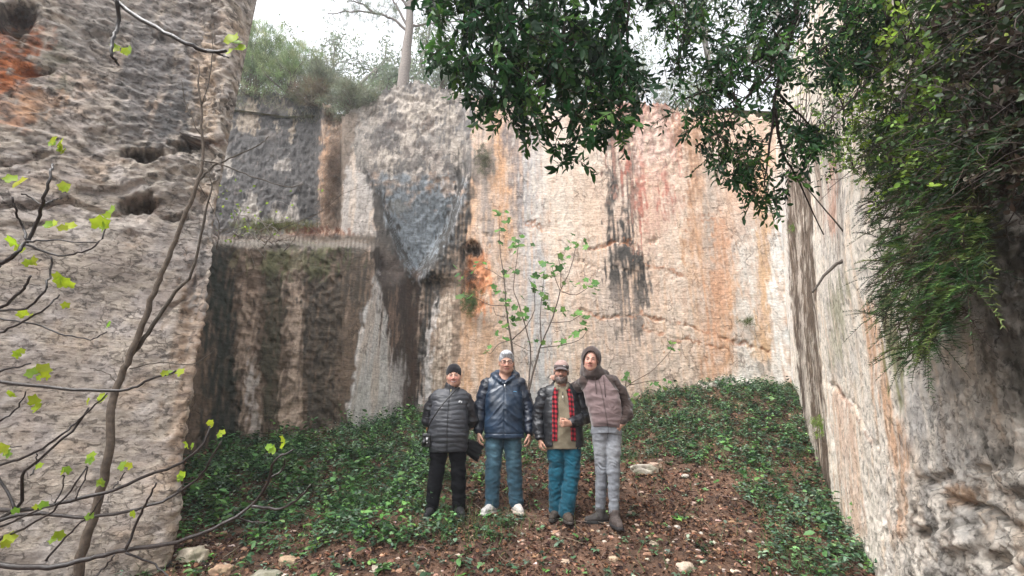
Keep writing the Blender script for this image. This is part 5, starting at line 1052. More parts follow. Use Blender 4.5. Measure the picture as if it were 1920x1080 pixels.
# stones
def icosa():
    t = (1+5**.5)/2; V = np.array([(-1, t, 0), (1, t, 0), (-1, -t, 0), (1, -t, 0), (0, -1, t), (0, 1, t), (0, -1, -t), (0, 1, -t), (t, 0, -1), (t, 0, 1), (-t, 0, -1), (-t, 0, 1)], float); V /= np.linalg.norm(V[0])
    F = np.array([(0, 11, 5), (0, 5, 1), (0, 1, 7), (0, 7, 10), (0, 10, 11), (1, 5, 9), (5, 11, 4), (11, 10, 2), (10, 7, 6), (7, 1, 8), (3, 9, 4), (3, 4, 2), (3, 2, 6), (3, 6, 8), (3, 8, 9), (4, 9, 5), (2, 4, 11), (6, 2, 10), (8, 6, 7), (9, 8, 1)]); return V, F
def subdiv(V, F, n):
    for _ in range(n):
        mid = {}; V = [tuple(v) for v in V]; NF = []
        def m_(a, b):
            k_ = (min(a, b), max(a, b))
            if k_ not in mid: v = vA(*V[a])+vA(*V[b]); V.append(tuple(v/np.linalg.norm(v))); mid[k_] = len(V)-1
            return mid[k_]
        for a, b, c in F: x, y, z = m_(a, b), m_(b, c), m_(c, a); NF += [(a, x, z), (b, y, x), (c, z, y), (x, y, z)]
        F = NF
    return np.array(V), np.array(F)
IV, IF = icosa(); n = 12000; X, Y, Z = gsample(n, 3.6, 9.0); P = np.stack([X, Y, Z], 1); d, px, py = veg(X, Y, Z); k = rng.random(n) < (1-.85*d)*np.clip(.25+1.1*fbm(P, 1.1, 3, 661)+.25*sst(900, 1080, py), .04, 1); P = P[k]; m = len(P)
sz = .006+.022*rng.random(m)**3+.018*(rng.random(m) < .05); V = IV[None]*(1+rng.normal(0, .22, (m, 12, 1)))*sz[:, None, None]*np.stack([rng.uniform(.8, 1.6, m), rng.uniform(.8, 1.5, m), rng.uniform(.4, .9, m)], 1)[:, None]
th = rng.uniform(0, 6.3, m); c_, s_ = np.cos(th)[:, None], np.sin(th)[:, None]; V = np.stack([V[..., 0]*c_-V[..., 1]*s_, V[..., 0]*s_+V[..., 1]*c_, V[..., 2]], -1)+P[:, None]; g = Geo()
g.add(V.reshape(-1, 3), (IF[None]+12*np.arange(m)[:, None, None]).reshape(-1, 3), np.repeat(ramp_cols(m, [(.42, .33, .27), (.5, .42, .36), (.30, .18, .12), (.20, .12, .08), (.36, .22, .15), (.32, .25, .2), (.45, .28, .18), (.25, .16, .12)], .2), 12, 0))
tag(g.build('gravel', M_stone, smooth=False), 'small pale chips of limestone strewn over the soil', 'gravel', kind='stuff')
RV, RF = subdiv(IV, IF, 3)
def rock(px, py, Y, sx, sy, sz_, label, col=(.46, .40, .34), rz=0, grp=None):
    p = atY(px, py, Y); V = RV*(1+.28*fbm(RV, 1.3, 3, int(px))[:, None]+.08*fbm(RV, 5, 3, int(px)+3)[:, None]); V = np.clip(V, -.9, .9)*np.array([sx, sy, sz_])*.9
    c_, s_ = math.cos(rz), math.sin(rz); V = np.stack([V[:, 0]*c_-V[:, 1]*s_, V[:, 0]*s_+V[:, 1]*c_, V[:, 2]], 1)
    cc = np.array(col)*(1+.25*fbm(V, 9, 3, 5))[:, None]; cc = cc*(1-.55*sst(.1, .6, fbm(V, 6, 3, 9)))[:, None]+np.array([.10, .10, .05])*(.5*sst(.1, .6, fbm(V, 6, 3, 9)))[:, None]
    o = mk('rock', V, RF, M_stone, None, cc, True, (p.x, Y, gz(p.x, Y)+sz_*.05)); return tag(o, label, 'rock', grp)
def gY(px, py):
    "distance at which the ground is seen at px, py"
    Ys = np.linspace(3.2, 10, 300); d = np.array([(lambda p: p.z-gz(p.x, y))(atY(px, py, y)) for y in Ys]); i = np.argmin(np.abs(d)); return Ys[i]
for px, py, sx, sy, s3, lab, cc in [(1208, 884, .22, .14, .10, 'large pale flat rock on the slope right of the man in the hood', (.44, .40, .34)), (1228, 876, .10, .10, .07, 'pinkish stone lying against the large flat rock', (.45, .33, .26)),
        (362, 1046, .17, .12, .10, 'cream boulder at the foot of the left rock wall', (.5, .43, .33)), (415, 1072, .11, .1, .06, 'orange tinted stone below the cream boulder on the left', (.45, .30, .2)), (500, 1078, .16, .12, .05, 'flat grey stone at the bottom edge of the picture', (.34, .32, .25)), (540, 1056, .09, .07, .06, 'brown and cream stone left of the bottom middle', (.46, .33, .22)),
        (1285, 1066, .10, .08, .05, 'cream stone at the bottom right on bare soil', (.5, .40, .32)), (1270, 990, .035, .03, .025, 'small white stone on the soil right of the hiking boots', (.55, .5, .45)), (1285, 894, .06, .05, .03, 'small pale stone just right of the large flat rock', (.5, .45, .4)), (1060, 1055, .05, .04, .035, 'tan stone on the soil below the man in the cap', (.5, .38, .28)), (1150, 1050, .05, .05, .03, 'sandy stone below the hiking boots near the bottom edge', (.48, .36, .25)), (790, 1076, .05, .04, .03, 'yellowish stone at the bottom edge left of the middle', (.5, .44, .3)), (1300, 945, .04, .035, .03, 'pinkish pebble in the brown litter right of the hooded man', (.5, .36, .3))]:
    rock(px, py, gY(px, py), sx, sy, s3, lab, cc, rng.uniform(-.4, .4))
# twigs lying on the soil
g = Geo()
for i in range(420):
    X, Y, Z = [float(a[0]) for a in gsample(1, 3.8, 7.5)]
    if veg(np.array([X]), np.array([Y]), np.array([Z]))[0][0] > .6: continue
    a = rng.uniform(0, 3.14); L = rng.uniform(.06, .35); pts = []
    for t in (-.5, -.15, .2, .5): x, y = X+math.cos(a)*L*t+rng.normal(0, .012), Y+math.sin(a)*L*t+rng.normal(0, .012); pts.append((x, y, gz(x, y)+.012+.02*rng.random()))
    g.tube(pts, rng.uniform(.0015, .004), 4, ramp_cols(1, [(.10, .07, .05), (.22, .17, .13), (.05, .035, .03)])[0], 2)
tag(g.build('fallen_twigs', M_bark), 'thin dry twigs scattered over the leaf litter', 'twigs', kind='stuff')

# ---- wood and foliage generators
def sprays(gl, gw, base, dirs, length, nl, L, W, cols, jit=.2, droop=.3, wood=(.05, .035, .025), twr=.0018, leafdir=.8, fold=.2, curl=.15):
    m = len(base); dirs = dirs/np.linalg.norm(dirs, axis=1)[:, None]; ln = length*rng.uniform(.6, 1.3, m); cc = ramp_cols(m, cols, jit); U = rng.normal(0, 1, (m, 3)); sd = np.cross(dirs, U); sd /= np.linalg.norm(sd, axis=1)[:, None]
    pos = []
    for i in range(nl):
        t = (i+1)/nl; Pp = base+dirs*(ln*t)[:, None]; Pp[:, 2] -= droop*ln*t*t; pos.append(Pp)
        s = (1 if i % 2 else -1); D = dirs*rng.uniform(.4, 1.0, (m, 1))+sd*s*leafdir*(1-.6*(i == nl-1))+rng.normal(0, .3, (m, 3))-UP*droop*.6
        l = L*rng.uniform(.6, 1.2, m); gl.leaves(Pp, D, l, l*W*rng.uniform(.8, 1.2, m), np.clip(cc*(1+rng.normal(0, .12, (m, 1))), .002, 1), fold=fold, curl=curl)
    for j in range(m): gw.tube([base[j]]+[pos[i][j] for i in range(0, nl, max(1, nl//3))], twr, 3, wood, 1)
def polysample(poly, n, hole=None):
    x0, x1 = min(p[0] for p in poly), max(p[0] for p in poly); y0, y1 = min(p[1] for p in poly), max(p[1] for p in poly); o = []
    while len(o) < n:
        x, y = rng.uniform(x0, x1), rng.uniform(y0, y1)
        if inpoly(np.array([x]), np.array([y]), poly)[0] and (hole is None or rng.random() > hole(x, y)): o.append((x, y))
    return np.array(o)
def nearest_twigs(gw, P, W, r=(.004, .002), wood=(.05, .035, .025), frac=1.):
    for p in P:
        if rng.random() > frac: continue
        d = np.linalg.norm(W-p, axis=1)+rng.uniform(0, .15, len(W)); q = W[np.argmin(d)]; v = p-q; mid = q+v*.5+rng.normal(0, .03, 3)*min(1, np.linalg.norm(v)*2)+UP*.02
        gw.tube([q, mid, p], [r[0], (r[0]+r[1])/2, r[1]], 4, wood, 2)

# ---- evergreen boughs hanging in from above
PA = [(790, -60), (820, 60), (800, 105), (850, 130), (870, 190), (930, 215), (960, 240), (1010, 250), (1050, 285), (1075, 310), (1120, 300), (1150, 268), (1178, 240), (1196, 200), (1222, 178), (1195, 150), (1196, 100), (1160, 60), (1180, 0), (1260, -30), (1260, -90), (800, -90)]
PB = [(1250, -90), (1236, 60), (1262, 130), (1238, 178), (1262, 212), (1300, 240), (1312, 300), (1352, 325), (1385, 350), (1435, 388), (1480, 350), (1500, 300), (1560, 260), (1535, 225), (1478, 200), (1440, 150), (1530, 150), (1600, 140), (1655, 110), (1660, 40), (1640, -90)]
tree = empty('evergreen_tree', (3.2, 1.0, -1.4), label='dark glossy evergreen tree whose leafy boughs hang in from the top of the picture', cat='tree')
TO = vA(*tree.location)
# trunk beside the camera, out of the frame, and limbs reaching over
LIMB = {'A': [[(1500, -900, 2.2), (1260, -330, 2.5), (1185, -60, 2.6), (1152, 60, 2.6), (1108, 150, 2.6), (1066, 240, 2.6)], [(1260, -330, 2.5), (1100, -120, 2.7), (1010, 0, 2.75), (950, 110, 2.75), (915, 190, 2.75)], [(1100, -120, 2.7), (940, -40, 2.9), (880, 50, 2.9), (870, 140, 2.9)], [(1185, -60, 2.6), (1176, 60, 2.5), (1168, 150, 2.5), (1160, 215, 2.5)], [(1108, 60, 2.65), (1040, 110, 2.5), (1010, 190, 2.5)]],
        'B': [[(1500, -900, 2.2), (1520, -400, 2.6), (1505, -60, 2.7), (1484, 60, 2.7), (1464, 130, 2.7), (1452, 200, 2.7), (1440, 290, 2.7), (1432, 350, 2.7)], [(1484, 70, 2.7), (1410, 120, 2.8), (1340, 165, 2.85), (1285, 185, 2.85)], [(1464, 130, 2.7), (1395, 185, 2.6), (1350, 250, 2.6)], [(1505, -60, 2.7), (1350, -40, 2.9), (1290, 60, 2.9), (1265, 140, 2.9)], [(1520, -400, 2.6), (1620, -60, 2.6), (1580, 50, 2.6), (1520, 110, 2.6)], [(1455, 170, 2.7), (1500, 215, 2.75), (1545, 260, 2.8)], [(1452, 200, 2.7), (1470, 290, 2.8), (1500, 345, 3.0), (1545, 440, 3.1)]]}
green = [(.010, .045, .012), (.014, .058, .016), (.022, .08, .02), (.045, .13, .03), (.02, .065, .025), (.08, .18, .035)]
for key, poly, n, dc in (('A', PA, 720, 2.65), ('B', PB, 720, 2.75)):
    gw = Geo(); WP = []
    for l in LIMB[key]:
        L3 = [at(*q) for q in l]; r0 = .02 if l is LIMB[key][0] else .009; Q = gw.tube(L3, np.linspace(r0, .0035, len(L3)), 6, (.045, .032, .026), 4, wob=.003); WP.append(Q)
    W = np.concatenate(WP); xy = polysample(poly, n, lambda x, y: 1.0*sst(.05, .4, float(fbm(np.array([x/60., y/60., 3.]), 1., 3, 71))) if y > -20 else 0)
    P = np.array([at(x, y, dc+rng.normal(0, .16)) for x, y in xy]); nearest_twigs(gw, P, W, (.0035, .0018), frac=.3)
    dr = np.stack([rng.normal(0, .6, n), rng.normal(0, .5, n), rng.uniform(-1.0, .15, n)], 1); gl = Geo()
    sprays(gl, gw, P-dr*.03, dr, .13, 11, (.062 if key == 'A' else .046), .36, green, .25, .35)
    cr = gl.build('crown', M_leaf, tree, origin=TO); gw.build('bough', M_bark, tree, origin=TO)
g = Geo(); g.tube([TO+vA(0, 0, -.3), TO+vA(.02, .02, 1.2), TO+vA(-.1, .1, 3.0), vA(*at(1500, -900, 2.2))], [.14, .12, .09, .05], 12, (.06, .045, .035), 6, wob=.006); g.build('trunk', M_bark, tree, origin=TO)
# a few light leaves catching the sky
# ---- thicket over the right wall
def wall_d(px, py):
    r = at(px, py, 1); return (3.11-1.932+.108)/max(r.x-.42*r.y-.09*r.z, .12)
PT = [(1470, 240), (1500, 100), (1560, 60), (1640, 40), (1650, -80), (2100, -80), (2100, 330), (1900, 330), (1800, 350), (1700, 370), (1600, 330), (1520, 290)]
sh = empty('shrub', (3.9, 4.2, 3.4), label='tangled shrub with small yellow-green leaves spilling over the top of the right wall', cat='shrub'); SO = vA(*sh.location)
gw = Geo(); gl = Geo(); WP = []
for a, b, c, d in [((2050, -60), (1850, 40), (1700, 80), (1560, 110)), ((2050, 80), (1900, 90), (1760, 190), (1640, 250)), ((2060, 160), (1930, 200), (1850, 300), (1760, 350)), ((1950, -80), (1800, 100), (1740, 210), (1600, 320)), ((1700, -80), (1660, 60), (1600, 180), (1500, 260)), ((2000, -80), (1940, 60), (1900, 200), (1830, 290)), ((2060, 250), (1960, 250), (1900, 300), (1860, 360)), ((1800, -80), (1770, 20), (1730, 120), (1690, 260))]:
    pts = [at(*q, min(wall_d(*q)*.86, 5.0)) for q in (a, b, c, d)]; WP.append(gw.tube(pts, [.02, .014, .009, .004], 6, (.05, .038, .03), 6, wob=.012))
W = np.concatenate(WP); xy = polysample(PT, 1900); P = np.array([at(x, y, min(wall_d(x, y)*rng.uniform(.78, .97), 5.5)) for x, y in xy]); nearest_twigs(gw, P, W, (.004, .002), (.06, .042, .035), .35)
for _ in range(320):
    q = W[rng.integers(len(W))]; v = rng.normal(0, .15, 3); gw.tube([q, q+v*.4+rng.normal(0, .03, 3), q+v*.8+rng.normal(0, .03, 3), q+v+rng.normal(0, .04, 3)], [.003, .0025, .002, .0015], 3, (.04, .028, .024), 2)
dr = rng.normal(0, 1, (1900, 3)); half = (xy[:, 0] < 1790-rng.normal(0, 50, 1900)); sprays(gl, gw, P[half], dr[half], .12, 8, .034, .6, [(.08, .16, .02), (.04, .09, .02), (.26, .38, .05), (.03, .07, .02), (.18, .30, .05)], .3, .2); sprays(gl, gw, P[~half], dr[~half], .12, 8, .03, .5, [(.02, .04, .015), (.03, .05, .02), (.06, .045, .03)], .3, .2)
gl.build('foliage', M_leaf2, sh, origin=SO); gw.build('stems', M_bark, sh, origin=SO)
# ---- feathery plant hanging down the right wall
PH = [(1600, 240), (1650, 330), (1625, 400), (1650, 470), (1645, 560), (1668, 640), (1690, 668), (1720, 684), (1765, 640), (1790, 590), (1830, 520), (1850, 440), (1860, 330), (1900, 230), (1700, 200)]
hp = empty('hanging_juniper', (3.6, 4.2, 2.6), label='feathery dark green juniper hanging down the right rock wall', cat='shrub'); HO = vA(*hp.location)
n = 1000; xy = polysample(PH, n); D_ = np.array([wall_d(x, y) for x, y in xy]); P = np.array([at(x, y, min(dd_*.95, 5.2)-rng.uniform(0, .30)) for (x, y), dd_ in zip(xy, D_)]); gw = Geo(); gl = Geo()
dr = np.stack([rng.normal(-.75, .35, n), rng.normal(-.4, .4, n), rng.normal(-.25, .35, n)], 1); dr /= np.linalg.norm(dr, axis=1)[:, None]; ln = rng.uniform(.12, .30, n)
cc = ramp_cols(n, [(.035, .09, .025), (.06, .14, .035), (.10, .19, .045), (.02, .05, .02), (.03, .06, .022), (.14, .19, .05), (.06, .042, .025)], .2); K = 17
for i in range(K):
    t = i/K; B = P+dr*(ln*t)[:, None]; B[:, 2] -= .35*ln*t*t
    for s_ in (-1, 1):
        sd = np.cross(dr, UP)*s_; D = dr*.8+sd*.9+rng.normal(0, .25, (n, 3)); gl.needles(B, D, (.012+.045*(1-t))*rng.uniform(.7, 1.3, n), .0048, np.clip(cc*(1+rng.normal(0, .1, (n, 1))), .004, 1))
for j in range(0, n, 2): gw.tube([P[j]-dr[j]*.15+UP*.08, P[j], P[j]+dr[j]*ln[j]*.5-UP*.09*ln[j], P[j]+dr[j]*ln[j]-UP*.35*ln[j]], [.004, .003, .002, .001], 3, (.06, .042, .03), 1)
gl.build('foliage', M_needle, hp, origin=HO); gw.build('stems', M_bark, hp, origin=HO)
# stub branch growing out of the right wall
g = Geo(); g.tube([at(1690, 480, 4.15), at(1640, 488, 4.3), at(1600, 482, 4.5), at(1575, 492, 4.5), at(1550, 512, 4.45), at(1524, 548, 4.4)], [.03, .026, .020, .017, .014, .008], 8, (.09, .075, .065), 5, wob=.003); g.tube([at(1640, 490, 4.3), at(1610, 498, 4.3), at(1606, 530, 4.3), at(1620, 560, 4.3), at(1690, 600, 4.2)], [.014, .012, .010, .008, .005], 6, (.07, .055, .045), 5)
g.tube([at(1600, 482, 4.5), at(1585, 440, 4.5), at(1540, 385, 4.5), at(1495, 330, 4.5)], [.012, .009, .007, .005], 6, (.09, .075, .065), 5)
tag(g.build('branch', M_bark), 'bare crooked branch growing out of the right rock wall below the shrubs', 'branch')
# ---- young fig sapling behind the men
fs = atY(993, 760, 7.6); fig = empty('fig_sapling', (fs.x, 7.6, gz(fs.x, 7.6)), label='slim young fig tree with fresh green leaves behind the man in glasses', cat='tree'); FO = vA(*fig.location)
FS = [([(975, 800), (968, 740), (960, 653), (953, 607), (948, 567), (945, 520), (938, 473), (935, 405)], .022), ([(985, 800), (990, 740), (1007, 673), (1017, 640), (1037, 593), (1052, 543), (1070, 503), (1082, 452)], .020), ([(990, 740), (995, 663), (987, 620), (973, 570), (963, 540), (970, 480), (973, 450)], .012), ([(1015, 645), (1013, 597), (1017, 547), (1020, 510)], .010), ([(960, 637), (987, 610), (1002, 580), (1000, 540), (990, 520)], .010),
      ([(1012, 652), (1053, 647), (1087, 637), (1102, 618)], .008), ([(1053, 547), (1080, 553), (1105, 538)], .007), ([(1030, 605), (1067, 603), (1090, 590)], .006), ([(950, 573), (920, 572), (893, 560), (868, 552)], .007), ([(960, 637), (935, 645), (920, 663), (911, 657)], .008), ([(951, 595), (930, 590), (925, 575)], .005), ([(947, 525), (925, 510), (905, 500)], .005), ([(1050, 545), (1040, 520), (1035, 500)], .006), ([(1052, 540), (1050, 500), (1046, 480)], .006), ([(958, 640), (985, 655), (1000, 660)], .005), ([(944, 520), (955, 505), (968, 500)], .005)]
gw = Geo()
for pts, r0 in FS:
    Y0 = 7.6; L3 = [atY(x, y, Y0-.05*i*(1 if r0 < .012 else 0)) for i, (x, y) in enumerate(pts)]; gw.tube(L3, np.linspace(r0, .004, len(L3)), 6, (.11, .085, .07), 4, wob=.003)
gw.build('stems', M_bark, fig, origin=FO)
tips = [(935, 398), (943, 427), (972, 448), (970, 460), (955, 460), (1082, 455), (1078, 460), (1060, 487), (1047, 493), (1020, 503), (1027, 520), (1003, 530), (1007, 550), (970, 508), (963, 513), (867, 515), (902, 495), (870, 553), (932, 548), (947, 567), (960, 567), (987, 570), (1017, 567), (1050, 580), (1103, 540), (1107, 532), (1073, 530), (1090, 590), (1102, 617), (1052, 633), (1000, 643), (932, 630), (960, 593), (913, 657), (985, 595), (1035, 500), (1012, 512), (945, 610)]
P = []; D = []; NN = []; S = []
for x, y in tips:
    for k in range(rng.integers(3, 6)):
        p = atY(x+rng.normal(0, 6), y+rng.normal(0, 5), 7.5+rng.normal(0, .1)); P.append(p); D.append(rng.normal(0, 1, 3)*vA(1, .6, .4)+vA(0, 0, -.1)); NN.append(vA(0, -.7, .8)+rng.normal(0, .35, 3)); S.append(rng.uniform(.09, .19))
gl = Geo(); gl.lobed(np.array(P), np.array(NN), np.array(D), np.array(S), ramp_cols(len(P), [(.10, .24, .06), (.14, .30, .08), (.07, .17, .05), (.18, .33, .09)], .15)); gl.build('leaves', M_young, fig, origin=FO)
f2 = atY(1165, 760, 7.2); fg2 = empty('fig_shoot', (f2.x, 7.2, gz(f2.x, 7.2)), label='single leaning fig shoot with small leaves right of the hooded man', cat='tree'); FO = vA(*fg2.location); gw = Geo()
for pts in ([(1130, 790), (1173, 727), (1220, 697), (1253, 663), (1263, 648)], [(1180, 722), (1215, 715), (1245, 712)], [(1173, 727), (1175, 700)]): gw.tube([atY(x, y, 7.2) for x, y in pts], np.linspace(.009, .004, len(pts)), 6, (.16, .12, .09), 4)
gw.build('stems', M_bark, fg2, origin=FO); P = []; D = []; NN = []
for x, y in [(1262, 647), (1255, 650), (1268, 652), (1245, 712), (1230, 714), (1176, 708), (1182, 712), (1170, 712), (1186, 745), (1190, 760), (1240, 722)]*2: P.append(atY(x+rng.normal(0, 4), y+rng.normal(0, 4), 7.15)); D.append(rng.normal(0, 1, 3)); NN.append(vA(0, -.7, .8)+rng.normal(0, .4, 3))
gl = Geo(); gl.lobed(np.array(P), np.array(NN), np.array(D), rng.uniform(.07, .13, len(P)), ramp_cols(len(P), [(.10, .24, .06), (.18, .30, .08)], .15)); gl.build('leaves', M_young, fg2, origin=FO)
# ---- bare fig branches close by on the left
FB = [([(-260, 1120), (-80, 1040), (0, 1058), (94, 1063), (167, 1047), (239, 1030), (333, 1016), (417, 983), (472, 947), (502, 905), (514, 866), (552, 842)], 2.1, .017, .005), ([(472, 950), (525, 953), (560, 935), (582, 908)], 2.05, .008, .004), ([(440, 972), (470, 978), (500, 980)], 2.1, .006, .004), ([(506, 895), (530, 880), (536, 858)], 2.1, .006, .004),
      ([(-240, 1000), (-60, 955), (28, 958), (111, 944), (211, 919), (278, 891), (333, 872), (378, 836), (397, 795)], 2.3, .014, .006), ([(-40, 985), (55, 963), (167, 969), (278, 949), (333, 924), (378, 891), (415, 828)], 2.2, .011, .005), ([(-200, 700), (-60, 706), (0, 716), (139, 730), (239, 730), (278, 713), (328, 697)], 2.4, .014, .006), ([(-120, 900), (0, 872), (56, 852), (111, 819), (150, 786), (200, 738)], 2.2, .009, .004), ([(-60, 1000), (33, 952), (44, 891), (78, 858), (144, 797), (167, 763)], 2.25, .010, .005),
      ([(-160, 560), (-40, 515), (0, 495), (25, 478), (52, 450), (72, 410), (82, 370), (95, 330), (102, 308)], 1.9, .012, .005), ([(52, 450), (42, 425), (30, 395), (22, 370)], 1.9, .006, .004), ([(82, 385), (60, 372), (40, 362)], 1.9, .004, .003), ([(82, 384), (100, 376), (115, 370)], 1.9, .004, .003), ([(52, 454), (100, 450), (180, 455)], 1.9, .005, .003), ([(50, 458), (100, 477), (145, 475), (185, 455), (203, 418)], 1.9, .006, .003),
      ([(-80, 620), (0, 577), (44, 541), (58, 517)], 2.0, .009, .005), ([(-60, 590), (0, 583), (50, 577), (83, 547), (94, 513), (97, 480)], 2.0, .007, .004), ([(-60, 590), (0, 597), (67, 608), (111, 624), (167, 636), (200, 622)], 2.1, .006, .003), ([(-50, 640), (0, 624), (44, 602), (83, 580), (111, 552)], 2.1, .007, .004), ([(-40, 700), (20, 692), (55, 682)], 2.1, .007, .004), ([(0, 790), (30, 768), (50, 735)], 2.1, .005, .003),
      ([(237, 1030), (256, 980), (278, 936), (294, 905)], 2.1, .008, .004), ([(237, 1036), (290, 1058), (325, 1090)], 2.1, .006, .004), ([(-60, 1010), (0, 988), (44, 969), (111, 941)], 2.2, .008, .004), ([(-60, 1040), (0, 1010), (56, 985), (111, 947), (161, 878)], 2.2, .008, .004), ([(83, 1052), (133, 997), (172, 963), (190, 930)], 2.15, .006, .003), ([(100, 945), (118, 915), (118, 890)], 2.2, .004, .003), ([(140, 935), (158, 900), (163, 872)], 2.2, .004, .003), ([(211, 915), (225, 900), (235, 885)], 2.2, .004, .003), ([(60, 890), (70, 870), (68, 850)], 2.2, .004, .003), ([(333, 922), (345, 905), (342, 895)], 2.2, .004, .003),
      ([(-60, 850), (0, 840), (40, 836)], 2.3, .004, .003), ([(30, 960), (0, 900), (-40, 880)], 2.25, .008, .006), ([(172, 1085), (200, 1060), (215, 1040)], 2.1, .005, .004),
      ([(120, -120), (212, -6), (280, 45), (350, 82), (390, 97), (425, 95)], 2.0, .013, .008), ([(219, 0), (222, 45), (212, 75), (212, 105), (222, 122)], 2.0, .010, .006), ([(390, 97), (415, 102), (428, 108)], 2.0, .005, .004)]
ft = empty('fig_tree', (-3.0, 1.4, -1.5), label='fig tree just left of the camera, its wet dark bare branches tipped with new leaves', cat='tree'); FO = vA(*ft.location)
M_wet = mat_col('wet_bark', .35, .5, 40, .5, 1.7, .7, 110, bdist=.004)
ends = []
for pts, d, r0, r1 in FB:
    g = Geo()
    L3 = [at(x, y, d+.03*math.sin(i*1.7)) for i, (x, y) in enumerate(pts)]; g.tube(L3, np.linspace(r0, r1, len(L3))*.85, 8, (.030, .024, .022), 5, wob=.0022); ends.append((pts[-1], d)); g.build('branch', M_wet, ft, origin=FO)
g = Geo(); g.tube([FO+vA(0, 0, -.3), FO+vA(.1, .05, .5), FO+vA(.0, .1, 1.2), FO+vA(.1, .2, 2.2), FO+vA(.3, .2, 3.2)], [.09, .08, .07, .05, .03], 10, (.06, .05, .045), 5, wob=.004)
for q in ((-260, 1120, 2.1), (-240, 1000, 2.3), (-200, 700, 2.4), (-160, 560, 1.9), (-120, 900, 2.2), (120, -120, 2.0)):
    e = vA(*at(*q)); zz = min(max(e[2]-.25, FO[2]+.3), FO[2]+3.2); g.tube([FO+vA(.05, .1, zz-FO[2]), (FO+vA(.05, .1, zz-FO[2])+e)/2+UP*.05, e], [.03, .022, .014], 8, (.05, .042, .04), 5)
g.build('trunk', M_wet, ft, origin=FO)
lv = [(440, 78, .10), (436, 92, .08), (232, 103, .07), (215, 97, .06), (105, 278, .07), (115, 287, .06), (92, 272, .06), (25, 350, .09), (122, 358, .06), (95, 425, .07), (120, 430, .07), (188, 432, .09), (200, 402, .07), (30, 465, .08), (65, 500, .07), (105, 533, .08), (122, 541, .08), (52, 595, .06), (125, 580, .05), (202, 615, .05), (65, 705, .09), (80, 712, .06), (60, 765, .09), (28, 745, .06), (178, 755, .07), (160, 757, .05), (325, 703, .07), (312, 705, .05), (3, 855, .09), (70, 880, .05), (118, 890, .06), (165, 866, .07), (235, 878, .07), (341, 900, .06), (100, 1015, .07), (8, 1022, .08), (397, 797, .045), (391, 800, .04), (421, 817, .05), (413, 822, .04), (506, 853, .06), (530, 832, .06), (350, 842, .06), (246, 972, .05), (85, 955, .06), (170, 975, .05), (30, 965, .05), (186, 915, .06), (40, 672, .06)]
P = []; D = []; NN = []; S = []
for x, y, s_ in lv:
    dn = min(ends, key=lambda e: math.hypot(e[0][0]-x, e[0][1]-y)); d = dn[1]-.02
    for k in range(2 if s_ > .055 else 1): P.append(at(x+rng.normal(0, 5)*k, y+s_*120*.35+rng.normal(0, 5)*k, d)); D.append(vA(rng.normal(0, .5), rng.normal(0, .3), .8)); NN.append(vA(rng.normal(0, .4), -1, .3)); S.append(s_*.85*(1-.25*k))
gl = Geo(); gl.lobed(np.array(P), np.array(NN), np.array(D), np.array(S), ramp_cols(len(P), [(.36, .48, .03), (.42, .52, .04), (.26, .42, .05)], .1)); gl.build('leaves', M_young, ft, origin=FO)
# slim leaning trunk rising across the left wall
st = vA(*at(120, 1180, 3.0)); st[2] = gz(st[0], st[1]); sp = empty('sapling', tuple(st), label='slim bare sapling trunk forking upward in front of the left rock wall', cat='tree'); SO = st; g = Geo()
tr = [(110, 1250), (144, 1085), (167, 997), (183, 941), (206, 836), (208, 758), (222, 719), (244, 669), (267, 608), (294, 536), (317, 480), (345, 410), (372, 340), (380, 290), (377, 200), (372, 120)]
g.tube([at(x, y, 2.9+.05*i) for i, (x, y) in enumerate(tr)], np.interp(np.arange(16), [0, 3, 7, 12, 15], [.030, .026, .021, .013, .005]), 10, (.11, .085, .065), 5, wob=.004)
g.build('trunk', M_bark, sp, origin=SO); g = Geo()
for pts, r0, d in [([(244, 669), (278, 624), (328, 547), (361, 510), (385, 400), (396, 350), (388, 310)], .016, 3.3), ([(372, 340), (395, 315), (430, 297), (480, 275), (505, 255)], .009, 3.5), ([(244, 690), (300, 680), (360, 683), (400, 660)], .004, 3.3), ([(222, 719), (200, 700), (170, 690)], .004, 3.2), ([(372, 345), (410, 420), (405, 470)], .003, 3.5), ([(377, 300), (420, 310), (470, 330), (535, 350), (570, 345)], .006, 3.5), ([(375, 250), (350, 200), (340, 150)], .004, 3.5), ([(377, 200), (395, 140), (400, 60)], .004, 3.6)]:
    g.tube([at(x, y, d+.02*i) for i, (x, y) in enumerate(pts)], np.linspace(r0, .003, len(pts)), 6, (.085, .07, .055), 5, wob=.003)
for i in range(34):
    x, y = rng.uniform(380, 560), rng.uniform(270, 470); a = rng.uniform(-.5, .9); L = rng.uniform(20, 90); d = 5.6+rng.uniform(0, 1.2); g.tube([at(x-L/2*math.cos(a), y+L/2*math.sin(a), d), at(x, y+rng.normal(0, 6), d), at(x+L/2*math.cos(a), y-L/2*math.sin(a)-rng.uniform(0, 10), d)], [.004, .0035, .002], 4, ramp_cols(1, [(.2, .16, .13), (.12, .09, .07)])[0], 4) if i < 0 else None
g.build('branch', M_bark, sp, origin=SO)
